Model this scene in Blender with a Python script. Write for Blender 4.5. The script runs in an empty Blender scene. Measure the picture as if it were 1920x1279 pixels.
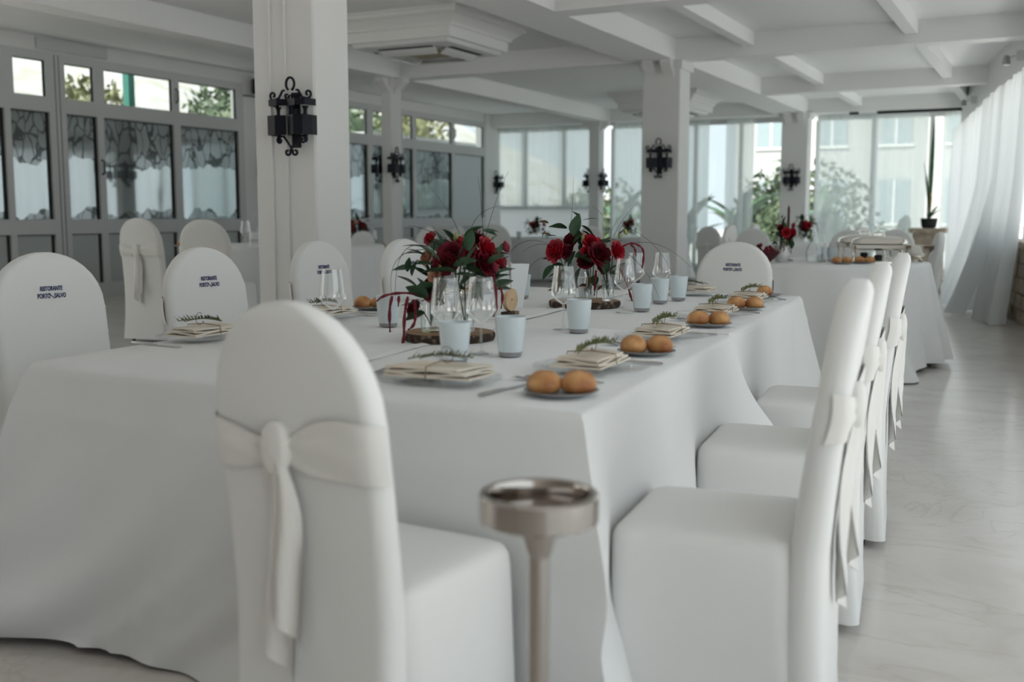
import bpy, bmesh, math, random
from mathutils import Vector, Matrix
R = math.radians
random.seed(7)
scn = bpy.context.scene
col = scn.collection

# ------------------------------------------------------------------ camera, sky, exposure
cam_d = bpy.data.cameras.new('camera')
cam = bpy.data.objects.new('camera', cam_d); col.objects.link(cam)
cam.location = (0, 0, 1.15)
cam.rotation_euler = (R(90 - 6.727), 0, R(27.0))
cam_d.sensor_fit = 'HORIZONTAL'; cam_d.sensor_width = 36.0; cam_d.lens = 37.5
cam_d.clip_end = 300
cam_d.dof.use_dof = True; cam_d.dof.focus_distance = 4.3; cam_d.dof.aperture_fstop = 2.4
scn.camera = cam
scn.cycles.transparent_max_bounces = 24
w = bpy.data.worlds.new('overcast_sky'); scn.world = w; w.use_nodes = True
bg = w.node_tree.nodes['Background']
bg.inputs[0].default_value = (0.86, 0.95, 1.0, 1); bg.inputs[1].default_value = 0.85
sun_d = bpy.data.lights.new('sun', 'SUN'); sun = bpy.data.objects.new('sun', sun_d); col.objects.link(sun)
sun_d.energy = 6.5; sun_d.angle = R(2.0); sun_d.color = (1.0, .96, .90)
sun.rotation_euler = Vector((.22, 1.0, -1.45)).to_track_quat('-Z', 'Y').to_euler()
scn.view_settings.view_transform = 'Standard'; scn.view_settings.look = 'None'
scn.view_settings.gamma = 1.0; scn.view_settings.use_curve_mapping = False
scn.view_settings.exposure = 0.78

# ------------------------------------------------------------------ materials
def mat(name, c, rough=.6, spec=.4, metal=0., noise=None, bump=None, trans=0., sheen=0., coat=0.):
    m = bpy.data.materials.new(name); m.use_nodes = True
    nt = m.node_tree; b = nt.nodes['Principled BSDF']
    b.inputs['Base Color'].default_value = (*c, 1); b.inputs['Roughness'].default_value = rough
    b.inputs['Metallic'].default_value = metal; b.inputs['Specular IOR Level'].default_value = spec
    b.inputs['Sheen Weight'].default_value = sheen; b.inputs['Coat Weight'].default_value = coat
    b.inputs['Transmission Weight'].default_value = trans
    tc = None
    if noise or bump:
        tc = nt.nodes.new('ShaderNodeTexCoord')
    if noise:   # (scale, other colour, detail, low, high)
        n = nt.nodes.new('ShaderNodeTexNoise'); n.inputs['Scale'].default_value = noise[0]
        n.inputs['Detail'].default_value = noise[2] if len(noise) > 2 else 4
        nt.links.new(tc.outputs['Object'], n.inputs['Vector'])
        r = nt.nodes.new('ShaderNodeValToRGB')
        lo, hi = (noise[3], noise[4]) if len(noise) > 4 else (.35, .65)
        r.color_ramp.elements[0].position = lo; r.color_ramp.elements[1].position = hi
        r.color_ramp.elements[0].color = (*c, 1); r.color_ramp.elements[1].color = (*noise[1], 1)
        nt.links.new(n.outputs['Fac'], r.inputs['Fac']); nt.links.new(r.outputs['Color'], b.inputs['Base Color'])
    if bump:    # (scale, strength, distance)
        n = nt.nodes.new('ShaderNodeTexNoise'); n.inputs['Scale'].default_value = bump[0]; n.inputs['Detail'].default_value = 5
        nt.links.new(tc.outputs['Object'], n.inputs['Vector'])
        bp = nt.nodes.new('ShaderNodeBump'); bp.inputs['Strength'].default_value = bump[1]
        bp.inputs['Distance'].default_value = bump[2] if len(bump) > 2 else .01
        nt.links.new(n.outputs['Fac'], bp.inputs['Height']); nt.links.new(bp.outputs['Normal'], b.inputs['Normal'])
    return m

def mix_mat(name, parts):
    """parts: list of (weight, shader type, colour, roughness)"""
    m = bpy.data.materials.new(name); m.use_nodes = True
    nt = m.node_tree; nt.nodes.clear(); out = nt.nodes.new('ShaderNodeOutputMaterial')
    acc = None; tot = 0
    for wgt, kind, c, ro in parts:
        s = nt.nodes.new('ShaderNodeBsdf' + kind); s.inputs['Color'].default_value = (*c, 1)
        if 'Roughness' in s.inputs: s.inputs['Roughness'].default_value = ro
        tot += wgt
        if acc is None: acc = s
        else:
            mx = nt.nodes.new('ShaderNodeMixShader'); mx.inputs[0].default_value = wgt / tot
            nt.links.new(acc.outputs[0], mx.inputs[1]); nt.links.new(s.outputs[0], mx.inputs[2]); acc = mx
    nt.links.new(acc.outputs[0], out.inputs[0])
    return m

def clear_glass(name, tint=(.97, .985, .985), blend=.18, glossc=(1, 1, 1), cap=.55, base=.13):
    m = bpy.data.materials.new(name); m.use_nodes = True
    nt = m.node_tree; nt.nodes.clear(); out = nt.nodes.new('ShaderNodeOutputMaterial')
    t = nt.nodes.new('ShaderNodeBsdfTransparent'); t.inputs[0].default_value = (*tint, 1)
    g = nt.nodes.new('ShaderNodeBsdfGlossy'); g.inputs['Roughness'].default_value = .03; g.inputs['Color'].default_value = (*glossc, 1)
    lw = nt.nodes.new('ShaderNodeLayerWeight'); lw.inputs['Blend'].default_value = blend
    mx = nt.nodes.new('ShaderNodeMixShader')
    ma = nt.nodes.new('ShaderNodeMath'); ma.operation = 'MULTIPLY_ADD'; ma.inputs[1].default_value = cap; ma.inputs[2].default_value = base
    nt.links.new(lw.outputs['Fresnel'], ma.inputs[0]); nt.links.new(ma.outputs[0], mx.inputs[0]); nt.links.new(t.outputs[0], mx.inputs[1])
    nt.links.new(g.outputs[0], mx.inputs[2]); nt.links.new(mx.outputs[0], out.inputs[0])
    return m

def etched_glass(name):
    """dark reflecting pane with a leafy etched pattern across its top and foot"""
    m = bpy.data.materials.new(name); m.use_nodes = True
    nt = m.node_tree; nt.nodes.clear(); out = nt.nodes.new('ShaderNodeOutputMaterial')
    tc = nt.nodes.new('ShaderNodeTexCoord'); mp = nt.nodes.new('ShaderNodeMapping')
    mp.inputs['Scale'].default_value = (1, 1, .55)
    nz = nt.nodes.new('ShaderNodeTexNoise'); nz.inputs['Scale'].default_value = 3.0
    ad = nt.nodes.new('ShaderNodeVectorMath'); ad.operation = 'MULTIPLY_ADD'; ad.inputs[1].default_value = (.35, .35, .35)
    nt.links.new(tc.outputs['Object'], mp.inputs[0]); nt.links.new(mp.outputs[0], nz.inputs['Vector'])
    nt.links.new(nz.outputs['Color'], ad.inputs[0]); nt.links.new(mp.outputs[0], ad.inputs[2])
    vo = nt.nodes.new('ShaderNodeTexVoronoi'); vo.feature = 'DISTANCE_TO_EDGE'; vo.inputs['Scale'].default_value = 7.0
    nt.links.new(ad.outputs[0], vo.inputs['Vector'])
    lt = nt.nodes.new('ShaderNodeMath'); lt.operation = 'LESS_THAN'; lt.inputs[1].default_value = .06
    nt.links.new(vo.outputs['Distance'], lt.inputs[0])
    sx = nt.nodes.new('ShaderNodeSeparateXYZ'); nt.links.new(tc.outputs['Object'], sx.inputs[0])
    gt = nt.nodes.new('ShaderNodeMath'); gt.operation = 'GREATER_THAN'; gt.inputs[1].default_value = 1.83
    n2 = nt.nodes.new('ShaderNodeMath'); n2.operation = 'MULTIPLY_ADD'; n2.inputs[1].default_value = .45
    nt.links.new(nz.outputs['Fac'], n2.inputs[0]); nt.links.new(sx.outputs['Z'], n2.inputs[2])
    n3 = nt.nodes.new('ShaderNodeMath'); n3.operation = 'SUBTRACT'; n3.inputs[1].default_value = .2
    nt.links.new(n2.outputs[0], n3.inputs[0]); nt.links.new(n3.outputs[0], gt.inputs[0])
    lo = nt.nodes.new('ShaderNodeMath'); lo.operation = 'LESS_THAN'; lo.inputs[1].default_value = 1.22
    nt.links.new(n3.outputs[0], lo.inputs[0])
    mxm = nt.nodes.new('ShaderNodeMath'); mxm.operation = 'MAXIMUM'
    nt.links.new(gt.outputs[0], mxm.inputs[0]); nt.links.new(lo.outputs[0], mxm.inputs[1])
    et = nt.nodes.new('ShaderNodeMath'); et.operation = 'MULTIPLY'
    nt.links.new(lt.outputs[0], et.inputs[0]); nt.links.new(mxm.outputs[0], et.inputs[1])
    d = nt.nodes.new('ShaderNodeBsdfDiffuse'); d.inputs[0].default_value = (.16, .19, .19, 1)
    g = nt.nodes.new('ShaderNodeBsdfGlossy'); g.inputs[0].default_value = (.85, .92, .94, 1); g.inputs[1].default_value = .045
    fr = nt.nodes.new('ShaderNodeBsdfDiffuse'); fr.inputs[0].default_value = (.24, .27, .27, 1)
    dk = nt.nodes.new('ShaderNodeBsdfDiffuse'); dk.inputs[0].default_value = (.05, .06, .06, 1)
    m1 = nt.nodes.new('ShaderNodeMixShader'); m1.inputs[0].default_value = .5
    nt.links.new(d.outputs[0], m1.inputs[1]); nt.links.new(g.outputs[0], m1.inputs[2])
    m2 = nt.nodes.new('ShaderNodeMixShader')
    fz = nt.nodes.new('ShaderNodeMath'); fz.operation = 'MULTIPLY'; fz.inputs[1].default_value = .55
    nt.links.new(mxm.outputs[0], fz.inputs[0]); nt.links.new(fz.outputs[0], m2.inputs[0])
    nt.links.new(m1.outputs[0], m2.inputs[1]); nt.links.new(fr.outputs[0], m2.inputs[2])
    m3 = nt.nodes.new('ShaderNodeMixShader'); e2 = nt.nodes.new('ShaderNodeMath'); e2.operation = 'MULTIPLY'; e2.inputs[1].default_value = .75
    nt.links.new(et.outputs[0], e2.inputs[0]); nt.links.new(e2.outputs[0], m3.inputs[0])
    nt.links.new(m2.outputs[0], m3.inputs[1]); nt.links.new(dk.outputs[0], m3.inputs[2])
    nt.links.new(m3.outputs[0], out.inputs[0])
    return m

def marble(name):
    m = mat(name, (.62, .585, .55), .16, .5)
    nt = m.node_tree; b = nt.nodes['Principled BSDF']
    tc = nt.nodes.new('ShaderNodeTexCoord'); mp = nt.nodes.new('ShaderNodeMapping'); mp.inputs['Scale'].default_value = (.8, 1.15, 1)
    mp.inputs['Rotation'].default_value = (0, 0, .5)
    nt.links.new(tc.outputs['Object'], mp.inputs[0])
    n = nt.nodes.new('ShaderNodeTexNoise'); n.inputs['Scale'].default_value = 2.2; n.inputs['Detail'].default_value = 9
    n.inputs['Roughness'].default_value = .62; n.inputs['Distortion'].default_value = 1.6
    nt.links.new(mp.outputs[0], n.inputs['Vector'])
    r = nt.nodes.new('ShaderNodeValToRGB'); e = r.color_ramp.elements
    e[0].position = .3; e[0].color = (.585, .545, .51, 1); e[1].position = .72; e[1].color = (.68, .65, .62, 1)
    k = e.new(.5); k.color = (.645, .61, .575, 1)
    nt.links.new(n.outputs['Fac'], r.inputs[0])
    n2 = nt.nodes.new('ShaderNodeTexNoise'); n2.inputs['Scale'].default_value = 1.1; n2.inputs['Detail'].default_value = 10; n2.inputs['Distortion'].default_value = 3.0
    nt.links.new(mp.outputs[0], n2.inputs['Vector'])
    r2 = nt.nodes.new('ShaderNodeValToRGB'); f = r2.color_ramp.elements
    f[0].position = .485; f[0].color = (1, 1, 1, 1); f[1].position = .515; f[1].color = (1, 1, 1, 1)
    q = f.new(.5); q.color = (.86, .835, .81, 1)
    nt.links.new(n2.outputs['Fac'], r2.inputs[0])
    mu = nt.nodes.new('ShaderNodeMixRGB'); mu.blend_type = 'MULTIPLY'; mu.inputs[0].default_value = .7
    nt.links.new(r.outputs[0], mu.inputs[1]); nt.links.new(r2.outputs[0], mu.inputs[2])
    nt.links.new(mu.outputs[0], b.inputs['Base Color'])
    return m

M = {}
M['plaster'] = mat('plaster', (.82, .82, .81), .75, .25, bump=(30, .05))
M['ceiling'] = mat('ceiling_paint', (.91, .915, .91), .8, .2)
M['backwall'] = mat('unseen_back_wall_tone', (.42, .39, .36), .6)  # tone of the unseen added wall, chosen for how much light it returns
M['joinery'] = mat('white_joinery', (.62, .635, .635), .45, .4)
M['panel'] = mat('grey_infill_panel', (.48, .51, .51), .4, .4)
M['gasket'] = mat('black_gasket', (.02, .022, .025), .6)
M['green'] = mat('green_post_paint', (.04, .16, .13), .5)
M['marble'] = marble('polished_marble')
M['cover'] = mat('white_chair_cover', (.80, .80, .785), .9, .15, sheen=.25, bump=(55, .12, .004))
M['cloth'] = mat('white_tablecloth', (.79, .80, .80), .9, .15, sheen=.25, bump=(45, .1, .004))
M['sash'] = mat('ivory_sash', (.80, .785, .75), .85, .2, sheen=.3, bump=(60, .15, .004))
M['print'] = mat('navy_print', (.045, .055, .15), .8)
M['black'] = mat('black_plastic', (.012, .012, .014), .55)
M['iron'] = mat('black_wrought_iron', (.006, .007, .015), .38, .22, bump=(80, .1, .002))
M['steel'] = mat('brushed_steel', (.46, .42, .385), .10, .5, metal=1.)
M['silver'] = mat('silver_plate', (.80, .76, .70), .12, .5, metal=1.)
M['cutlery'] = mat('cutlery_steel', (.55, .55, .56), .22, .5, metal=1.)
M['pewter'] = mat('grey_metal_plate', (.36, .36, .37), .35, .5, metal=.6)
M['glass'] = clear_glass('wine_glass')
M['plateglass'] = clear_glass('charger_glass', (.96, .97, .975), .2, cap=.3, base=.03)
M['winglass'] = clear_glass('window_glass', (.82, .845, .84), .10, cap=.5, base=.02)
M['etched'] = etched_glass('etched_glass')
M['frosted'] = mat('frosted_pane', (.62, .67, .70), .35, .4)
M['tumbler'] = mat('white_tumbler_glass', (.70, .78, .81), .22, .5, coat=.3)
M['napkin'] = mat('beige_napkin', (.72, .64, .53), .9, .1, noise=(14, (.78, .72, .63)), bump=(90, .3, .004))
M['twine'] = mat('twine', (.28, .2, .13), .9)
M['rosemary'] = mat('rosemary', (.10, .13, .055), .7, noise=(40, (.19, .19, .08)))
M['bun'] = mat('bread_crust', (.64, .35, .14), .42, .4, noise=(16, (.34, .125, .042), 3, .36, .66), bump=(35, .3, .004))
M['wood'] = mat('cut_wood', (.42, .27, .16), .7, noise=(8, (.30, .18, .10)))
M['bark'] = mat('tree_bark', (.05, .033, .024), .95, noise=(34, (.34, .26, .20), 6, .5, .66), bump=(30, .8, .02))
M['palewood'] = mat('pale_wood', (.66, .47, .30), .65, noise=(20, (.55, .37, .22)))
M['card'] = mat('white_card', (.80, .84, .86), .7)
M['rose'] = mat('red_rose', (.46, .010, .028), .5, .35, noise=(22, (.30, .006, .018)))
M['roseb'] = mat('burgundy_rose', (.13, .005, .014), .6, .3, noise=(22, (.15, .008, .02)))
M['rosep'] = mat('blush_rose', (.72, .42, .30), .65, noise=(20, (.62, .28, .2)))
M['amar'] = mat('red_amaranth', (.16, .012, .025), .85, noise=(60, (.24, .03, .045)), bump=(160, .9, .01))
M['leaf'] = mat('dark_leaf', (.022, .06, .028), .42, .45, noise=(12, (.04, .085, .04)))
M['leafr'] = mat('bronze_leaf', (.13, .07, .03), .5, noise=(14, (.05, .06, .02)))
M['bud'] = mat('green_bud', (.30, .32, .12), .6)
M['grass'] = mat('dark_grass_blade', (.05, .06, .045), .6)
M['candle'] = mat('burgundy_candle', (.07, .01, .02), .4)
M['stone'] = mat('tan_stone', (.45, .37, .29), .9, .2, noise=(7, (.30, .24, .19), 6), bump=(14, .8, .03))
M['ground'] = mat('terrace_paving', (.80, .785, .76), .8)
M['render'] = mat('pale_render', (.46, .46, .455), .85)
M['shade'] = mat('building_glass', (.30, .36, .38), .2)
M['hill'] = mat('pale_hillside', (.44, .435, .43), .95, noise=(1.1, (.36, .355, .30), 5, .45, .62))
M['foliage'] = mat('garden_foliage', (.05, .085, .05), .6, noise=(4, (.12, .15, .08)))
M['foliage2'] = mat('yellow_foliage', (.24, .235, .12), .6, noise=(4, (.15, .17, .085)))
M['banana'] = mat('broad_leaf_green', (.035, .085, .045), .45, noise=(5, (.06, .13, .055)))
M['trunk'] = mat('brown_trunk', (.14, .09, .05), .9)
M['sheer'] = mix_mat('sheer_voile', [(.24, 'Transparent', (1, 1, 1), 0), (.42, 'Translucent', (.68, .72, .73), 0), (.34, 'Diffuse', (.86, .88, .885), 0)])
M['sheerfar'] = mix_mat('fine_voile', [(.36, 'Transparent', (.9, .93, .93), 0), (.38, 'Translucent', (.80, .84, .845), 0), (.26, 'Diffuse', (.84, .87, .87), 0)])
M['frostpanel'] = mix_mat('white_translucent_panel', [(.62, 'Translucent', (.80, .82, .83), 0), (.38, 'Diffuse', (.82, .83, .83), 0)])
M['duct'] = mat('ac_plastic', (.72, .73, .72), .5)
M['filter'] = mat('ac_grille', (.42, .37, .27), .7)
M['dark'] = mat('dark_recess', (.015, .017, .018), .8)
M['wax'] = mat('white_ceramic', (.80, .80, .79), .3)

# ------------------------------------------------------------------ mesh helpers
class MB:
    def __init__(s): s.v = []; s.f = []
    def add(s, v, f):
        o = len(s.v); s.v += [tuple(p) for p in v]; s.f += [tuple(i + o for i in q) for q in f]; return s
    def box(s, x0, x1, y0, y1, z0, z1):
        return s.add([(x0, y0, z0), (x1, y0, z0), (x1, y1, z0), (x0, y1, z0), (x0, y0, z1), (x1, y0, z1), (x1, y1, z1), (x0, y1, z1)],
                     [(0, 3, 2, 1), (4, 5, 6, 7), (0, 1, 5, 4), (1, 2, 6, 5), (2, 3, 7, 6), (3, 0, 4, 7)])
    def loft(s, rings, cap0=True, cap1=True, closed=True):
        n = len(rings[0]); v = [p for r in rings for p in r]; f = []
        for i in range(len(rings) - 1):
            for j in range(n if closed else n - 1):
                k = (j + 1) % n
                f.append((i * n + j, i * n + k, (i + 1) * n + k, (i + 1) * n + j))
        if cap0: f.append(tuple(range(n - 1, -1, -1)))
        if cap1: f.append(tuple((len(rings) - 1) * n + j for j in range(n)))
        return s.add(v, f)
    def lathe(s, prof, n=20, c=(0, 0, 0), cap0=True, cap1=True):
        rings = [[(c[0] + r * math.cos(2 * math.pi * j / n), c[1] + r * math.sin(2 * math.pi * j / n), c[2] + z) for j in range(n)] for r, z in prof]
        return s.loft(rings, cap0, cap1)
    def tube(s, pts, r, n=6, caps=True):
        pts = [Vector(p) for p in pts]; rings = []; up = None
        for i, p in enumerate(pts):
            t = (pts[min(i + 1, len(pts) - 1)] - pts[max(i - 1, 0)])
            if t.length < 1e-9: t = Vector((0, 0, 1))
            t.normalize()
            if up is None:
                up = Vector((0, 0, 1)) if abs(t.z) < .9 else Vector((1, 0, 0))
            a = t.cross(up)
            if a.length < 1e-6: a = t.cross(Vector((0, 1, .3)))
            a.normalize(); b = a.cross(t); up = b
            rr = r[i] if isinstance(r, (list, tuple)) else r
            rings.append([p + a * rr * math.cos(2 * math.pi * j / n) + b * rr * math.sin(2 * math.pi * j / n) for j in range(n)])
        return s.loft(rings, caps, caps)
    def prism(s, poly, y0, y1):     # outline in x,z extruded along y
        n = len(poly)
        v = [(x, y0, z) for x, z in poly] + [(x, y1, z) for x, z in poly]
        f = [tuple(range(n)), tuple(range(2 * n - 1, n - 1, -1))] + [(i, i + n, (i + 1) % n + n, (i + 1) % n) for i in range(n)]
        return s.add(v, f)
    def grid(s, fn, nu, nv):
        v = [fn(i / nu, j / nv) for j in range(nv + 1) for i in range(nu + 1)]
        f = [(j * (nu + 1) + i, j * (nu + 1) + i + 1, (j + 1) * (nu + 1) + i + 1, (j + 1) * (nu + 1) + i) for j in range(nv) for i in range(nu)]
        return s.add(v, f)
    def xf(s, m, start=0):
        s.v[start:] = [tuple(m @ Vector(p)) for p in s.v[start:]]; return s
    def mesh(s, name, m, smooth=None, fix=True):
        me = bpy.data.meshes.new(name); me.from_pydata(s.v, [], s.f); me.materials.append(M[m])
        if fix:
            b = bmesh.new(); b.from_mesh(me); bmesh.ops.recalc_face_normals(b, faces=b.faces); b.to_mesh(me); b.free()
        if smooth is not None:
            me.shade_smooth(); me.set_sharp_from_angle(angle=R(smooth))
        me.update(); return me
    def build(s, name, m, parent=None, smooth=None, fix=True, loc=None, rz=0):
        return link(name, s.mesh(name, m, smooth, fix), parent, loc, rz)

def link(name, data, parent=None, loc=None, rz=0):
    o = bpy.data.objects.new(name, data); col.objects.link(o)
    if parent: o.parent = parent
    if loc is not None: o.location = loc
    o.rotation_euler.z = rz
    return o
def tag(o, label=None, cat=None, group=None, kind=None):
    if label: o['label'] = label
    if cat: o['category'] = cat
    if group: o['group'] = group
    if kind: o['kind'] = kind
    return o
def empty(name, loc=(0, 0, 0), rz=0, label=None, cat=None, group=None, kind=None):
    o = link(name, None, None, loc, rz); o.empty_display_size = .1
    return tag(o, label, cat, group, kind)
def copy_tree(o, parent=None):
    c = o.copy(); col.objects.link(c); c.parent = parent
    for ch in list(o.children): copy_tree(ch, c)
    return c
def box(name, b, m, parent=None, **k): return MB().box(*b).build(name, m, parent, **k)
def bez(a, b, c, n=8):
    a, b, c = Vector(a), Vector(b), Vector(c)
    return [a * (1 - t) ** 2 + b * 2 * t * (1 - t) + c * t * t for t in [i / n for i in range(n + 1)]]

WX = -10.82          # window wall on the left
FY = 20.6            # glazed wall at the far end
CZ = 3.25            # ceiling
def right_x(y): return -.20 - (y - 12.0) * .166   # line of the slanting window wall on the right

# ------------------------------------------------------------------ floor, platform, ceiling, beams
tag(MB().add([(-5.2, -3, 0), (2.8, -3, 0), (-1.75, FY + .4, 0), (-11.2, FY + .4, 0), (-11.2, 10.6, 0), (-5.2, 10.6, 0),
              (-5.2, -3, -.12), (2.8, -3, -.12), (-1.75, FY + .4, -.12), (-11.2, FY + .4, -.12), (-11.2, 10.6, -.12), (-5.2, 10.6, -.12)],
             [(0, 1, 2, 3, 4, 5), (11, 10, 9, 8, 7, 6), (0, 6, 7, 1), (1, 7, 8, 2), (2, 8, 9, 3), (3, 9, 10, 4), (4, 10, 11, 5), (5, 11, 6, 0)]).build('floor', 'marble'),
    'polished cream marble floor of the dining hall', kind='structure')
tag(box('floor', (-11.2, -5.2, -3, 10.6, -.12, .13), 'marble'), 'raised marble floor in front of the left window wall', kind='structure')
def right_x(y): return -.20 - (y - 12.0) * .166   # line of the slanting window wall on the right
_c = [(-11.2, -3), (right_x(-3) + .45, -3), (right_x(FY + .5) + .45, FY + .5), (-11.2, FY + .5)]
tag(MB().add([(x, y, CZ) for x, y in _c] + [(x, y, CZ + .15) for x, y in _c], [(0, 3, 2, 1), (4, 5, 6, 7), (0, 1, 5, 4), (1, 2, 6, 5), (2, 3, 7, 6), (3, 0, 4, 7)]).build('ceiling', 'ceiling'), 'white painted ceiling between the beams', kind='structure')

def struct_box(name, b, m, label, **k): return tag(box(name, b, m, **k), label, kind='structure')
struct_box('ceiling_beam', (-4.78, -4.2, -3, FY + .3, 3.0, CZ), 'ceiling', 'wide white beam carried by the row of square columns')
struct_box('ceiling_beam', (-8.4, -8.1, -3, FY + .3, 3.0, CZ), 'ceiling', 'white beam over the two slender posts')
for y0, y1, a, b, lb in ((9.1, 9.4, -4.2, .3, 'cross beam over the aisle nearest the viewer'), (12.55, 12.85, -8.1, .3, 'cross beam passing over the sconce column in mid hall'),
                         (16.7, 16.95, -4.2, -.3, 'third white cross beam over the aisle'), (20.2, 21.15, -11.2, -.6, 'white cross beam along the far glazed wall')):
    if a < -5 and y0 < 15:
        struct_box('ceiling_beam', (-8.1, -4.78, y0, y1, 3.0, CZ), 'ceiling', 'cross beam between slender post and sconce column')
        a = -4.2
    struct_box('ceiling_beam', (a, b, y0, y1, 3.0, CZ), 'ceiling', lb)
seg = [(-3, 9.1), (9.4, 12.55), (12.85, 16.7), (16.95, 20.2)]
for X, lb in ((-3.32, 'rafter next to the wide beam'), (-1.53, 'rafter nearest the curtain wall')):
    for i, (y0, y1) in enumerate(seg):
        if X + .06 < right_x(y1) + 3:
            struct_box('ceiling_rafter', (X - .065, X + .065, y0, y1, 3.1, CZ), 'ceiling', ('first', 'second', 'third', 'last')[i] + ' length of the slim white ' + lb)

# ------------------------------------------------------------------ columns and posts
def corbel(parent, x, y, ang, w=.13, d=.17, h=.2):
    poly = [(0, 0)] + [(d, 0), (d, -.05)] + [(d * (1 - math.sin(t * math.pi / 2) * .85), -.05 - (h - .06) * t ** .8) for t in [.2, .4, .6, .8, 1.]] + [(0, -h)]
    b = MB().prism(poly, -w / 2, w / 2)
    o = b.build('corbel', 'plaster', parent); o.location = (x, y, 3.0); o.rotation_euler.z = ang
    return o
def column(x0, x1, y0, y1, z0, label, lines=False, corb=()):
    o = empty('column', ((x0 + x1) / 2, (y0 + y1) / 2, z0), label=label, kind='structure')
    hx, hy, h = (x1 - x0) / 2, (y1 - y0) / 2, 3.0 - z0
    c = .012
    ring = lambda z: [(-hx + c, -hy, z), (hx - c, -hy, z), (hx, -hy + c, z), (hx, hy - c, z), (hx - c, hy, z), (-hx + c, hy, z), (-hx, hy - c, z), (-hx, -hy + c, z)]
    MB().loft([ring(0), ring(h)]).build('shaft', 'plaster', o)
    box('capital', (-hx - .03, hx + .03, -hy - .03, hy + .03, h - .1, h), 'plaster', o)
    box('base_block', (-hx - .02, hx + .02, -hy - .02, hy + .02, 0, .12), 'plaster', o)
    if lines:
        for fx in (-.42, .08):
            box('cable_trunking', (fx * hx - .006, fx * hx + .006, -hy - .012, -hy, .1, h - .1), 'wax', o)
    for (a, b_, ang) in corb:
        k = corbel(o, a, b_, ang); k.location = (a, b_, h)
    return o
column(-4.63, -4.15, 5.45, 5.82, 0, 'nearest square white column with the largest wall lantern', True)
column(-4.63, -4.15, 12.6, 13.0, 0, 'square white column in mid hall under the beam crossing', corb=((-.13, -.2, -math.pi / 2), (.1, -.2, -math.pi / 2)))
column(-4.63, -4.15, 20.0, 20.35, 0, 'farthest square white column by the glazed end wall', corb=((-.12, -.17, -math.pi / 2), (.12, -.17, -math.pi / 2)))
column(-8.36, -8.2, 12.45, 12.72, 0, 'slender white post with a lantern on either side', corb=((.08, 0, 0), (-.08, 0, math.pi), (0, -.13, -math.pi / 2)))
column(-8.42, -8.2, 19.9, 20.15, 0, 'far slender white post by the end windows', corb=((-.11, 0, math.pi), (.11, 0, 0)))

# ------------------------------------------------------------------ left window wall
PZ = .13
struct_box('wall_left', (WX - .2, WX, -3, 20.2, 3.07, CZ), 'plaster', 'white header above the left windows')
struct_box('wall_left', (WX - .2, WX + .02, 12.45, 15.05, 0, 3.07), 'plaster', 'white pier between the two left window bays')
struct_box('wall_left', (WX - .2, WX + .04, 19.95, 20.6, 0, 3.25), 'plaster', 'white pier at the far end of the left window wall')
struct_box('trim_1', (WX, WX + .03, 8.9, 9.95, 3.1, 3.23), 'joinery', 'flat white ventilation cover over the left windows')
def bar(p, name, y0, y1, z0, z1, d0=-.03, d1=.04, m='joinery'):
    return box(name, (WX + d0, WX + d1, y0, y1, z0, z1), m, p)
def window_bay(name, label, cols, y0, y1, upper, frosted=()):
    o = empty(name, (0, 0, 0), label=label, kind='structure')
    z0 = PZ if y0 < 13 else 0.0
    bar(o, 'bottom_rail', y0, y1, z0, .30); bar(o, 'mid_rail', y0, y1, .92, 1.10); bar(o, 'transom_rail', y0, y1, 2.37, 2.55); bar(o, 'head_rail', y0, y1, 2.97, 3.07)
    edges = [y0] + [e for c in cols for e in c] + [y1]
    for i in range(0, len(edges), 2):
        a, b = edges[i], edges[i + 1]
        if b - a > .01:
            bar(o, 'mullion', a, b, .30, .92); bar(o, 'mullion', a, b, 1.10, 2.37)
    ed2 = [y0] + [e for c in upper for e in c] + [y1]
    for i in range(0, len(ed2), 2):
        if ed2[i + 1] - ed2[i] > .01: bar(o, 'upper_mullion', ed2[i], ed2[i + 1], 2.55, 2.97)
    for i, (a, b) in enumerate(cols):
        p = bar(o, 'pane', a, b, 1.10, 2.37, -.012, -.002, 'frosted' if i in frosted else 'etched')
        q = bar(o, 'panel', a, b, .30, .92, -.012, .0, 'panel')
        for (zz0, zz1) in ((1.10, 2.37), (.30, .92)):
            bar(o, 'gasket', b - .035, b, zz0, zz1, 0, .012, 'gasket'); bar(o, 'gasket', a, b, zz1 - .012, zz1, 0, .01, 'gasket')
    for a, b in upper:
        bar(o, 'upper_pane', a, b, 2.55, 2.97, -.012, -.004, 'winglass')
        bar(o, 'gasket', b - .025, b, 2.55, 2.97, -.002, .012, 'gasket'); bar(o, 'gasket', a, b, 2.955, 2.97, -.002, .01, 'gasket')
    return o
b1 = window_bay('window_1', 'white framed window bay with etched panes on the left', [(6.0, 6.9), (7.15, 8.41), (8.49, 9.03), (9.27, 9.74), (9.84, 11.04), (11.17, 12.33)], 5.8, 12.45,
                [(6.0, 6.9), (7.15, 8.3), (8.55, 9.0), (9.27, 9.71), (9.87, 11.04), (11.16, 12.31)])
for y in (9.12, 9.18): bar(b1, 'joint', y, y + .008, PZ, 3.05, .04, .043, 'gasket')
def handle(p, y, z):
    MB().tube([(WX + .04, y, z + .09), (WX + .085, y, z + .07), (WX + .085, y, z - .07), (WX + .04, y, z - .09)], .012, 6).build('handle', 'black', p, 40)
handle(b1, 11.10, 2.76); handle(b1, 9.78, 1.75)
b2 = window_bay('window_2', 'white framed window bay behind the slender post', [(15.1, 15.63), (15.8, 16.45), (16.75, 17.1), (17.22, 18.54), (18.65, 19.87)], 15.05, 19.95,
                [(15.1, 15.63), (15.8, 16.45), (16.75, 17.1), (17.22, 18.54), (18.65, 19.87)], frosted=(4,))
handle(b2, 18.6, 2.76)
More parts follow.
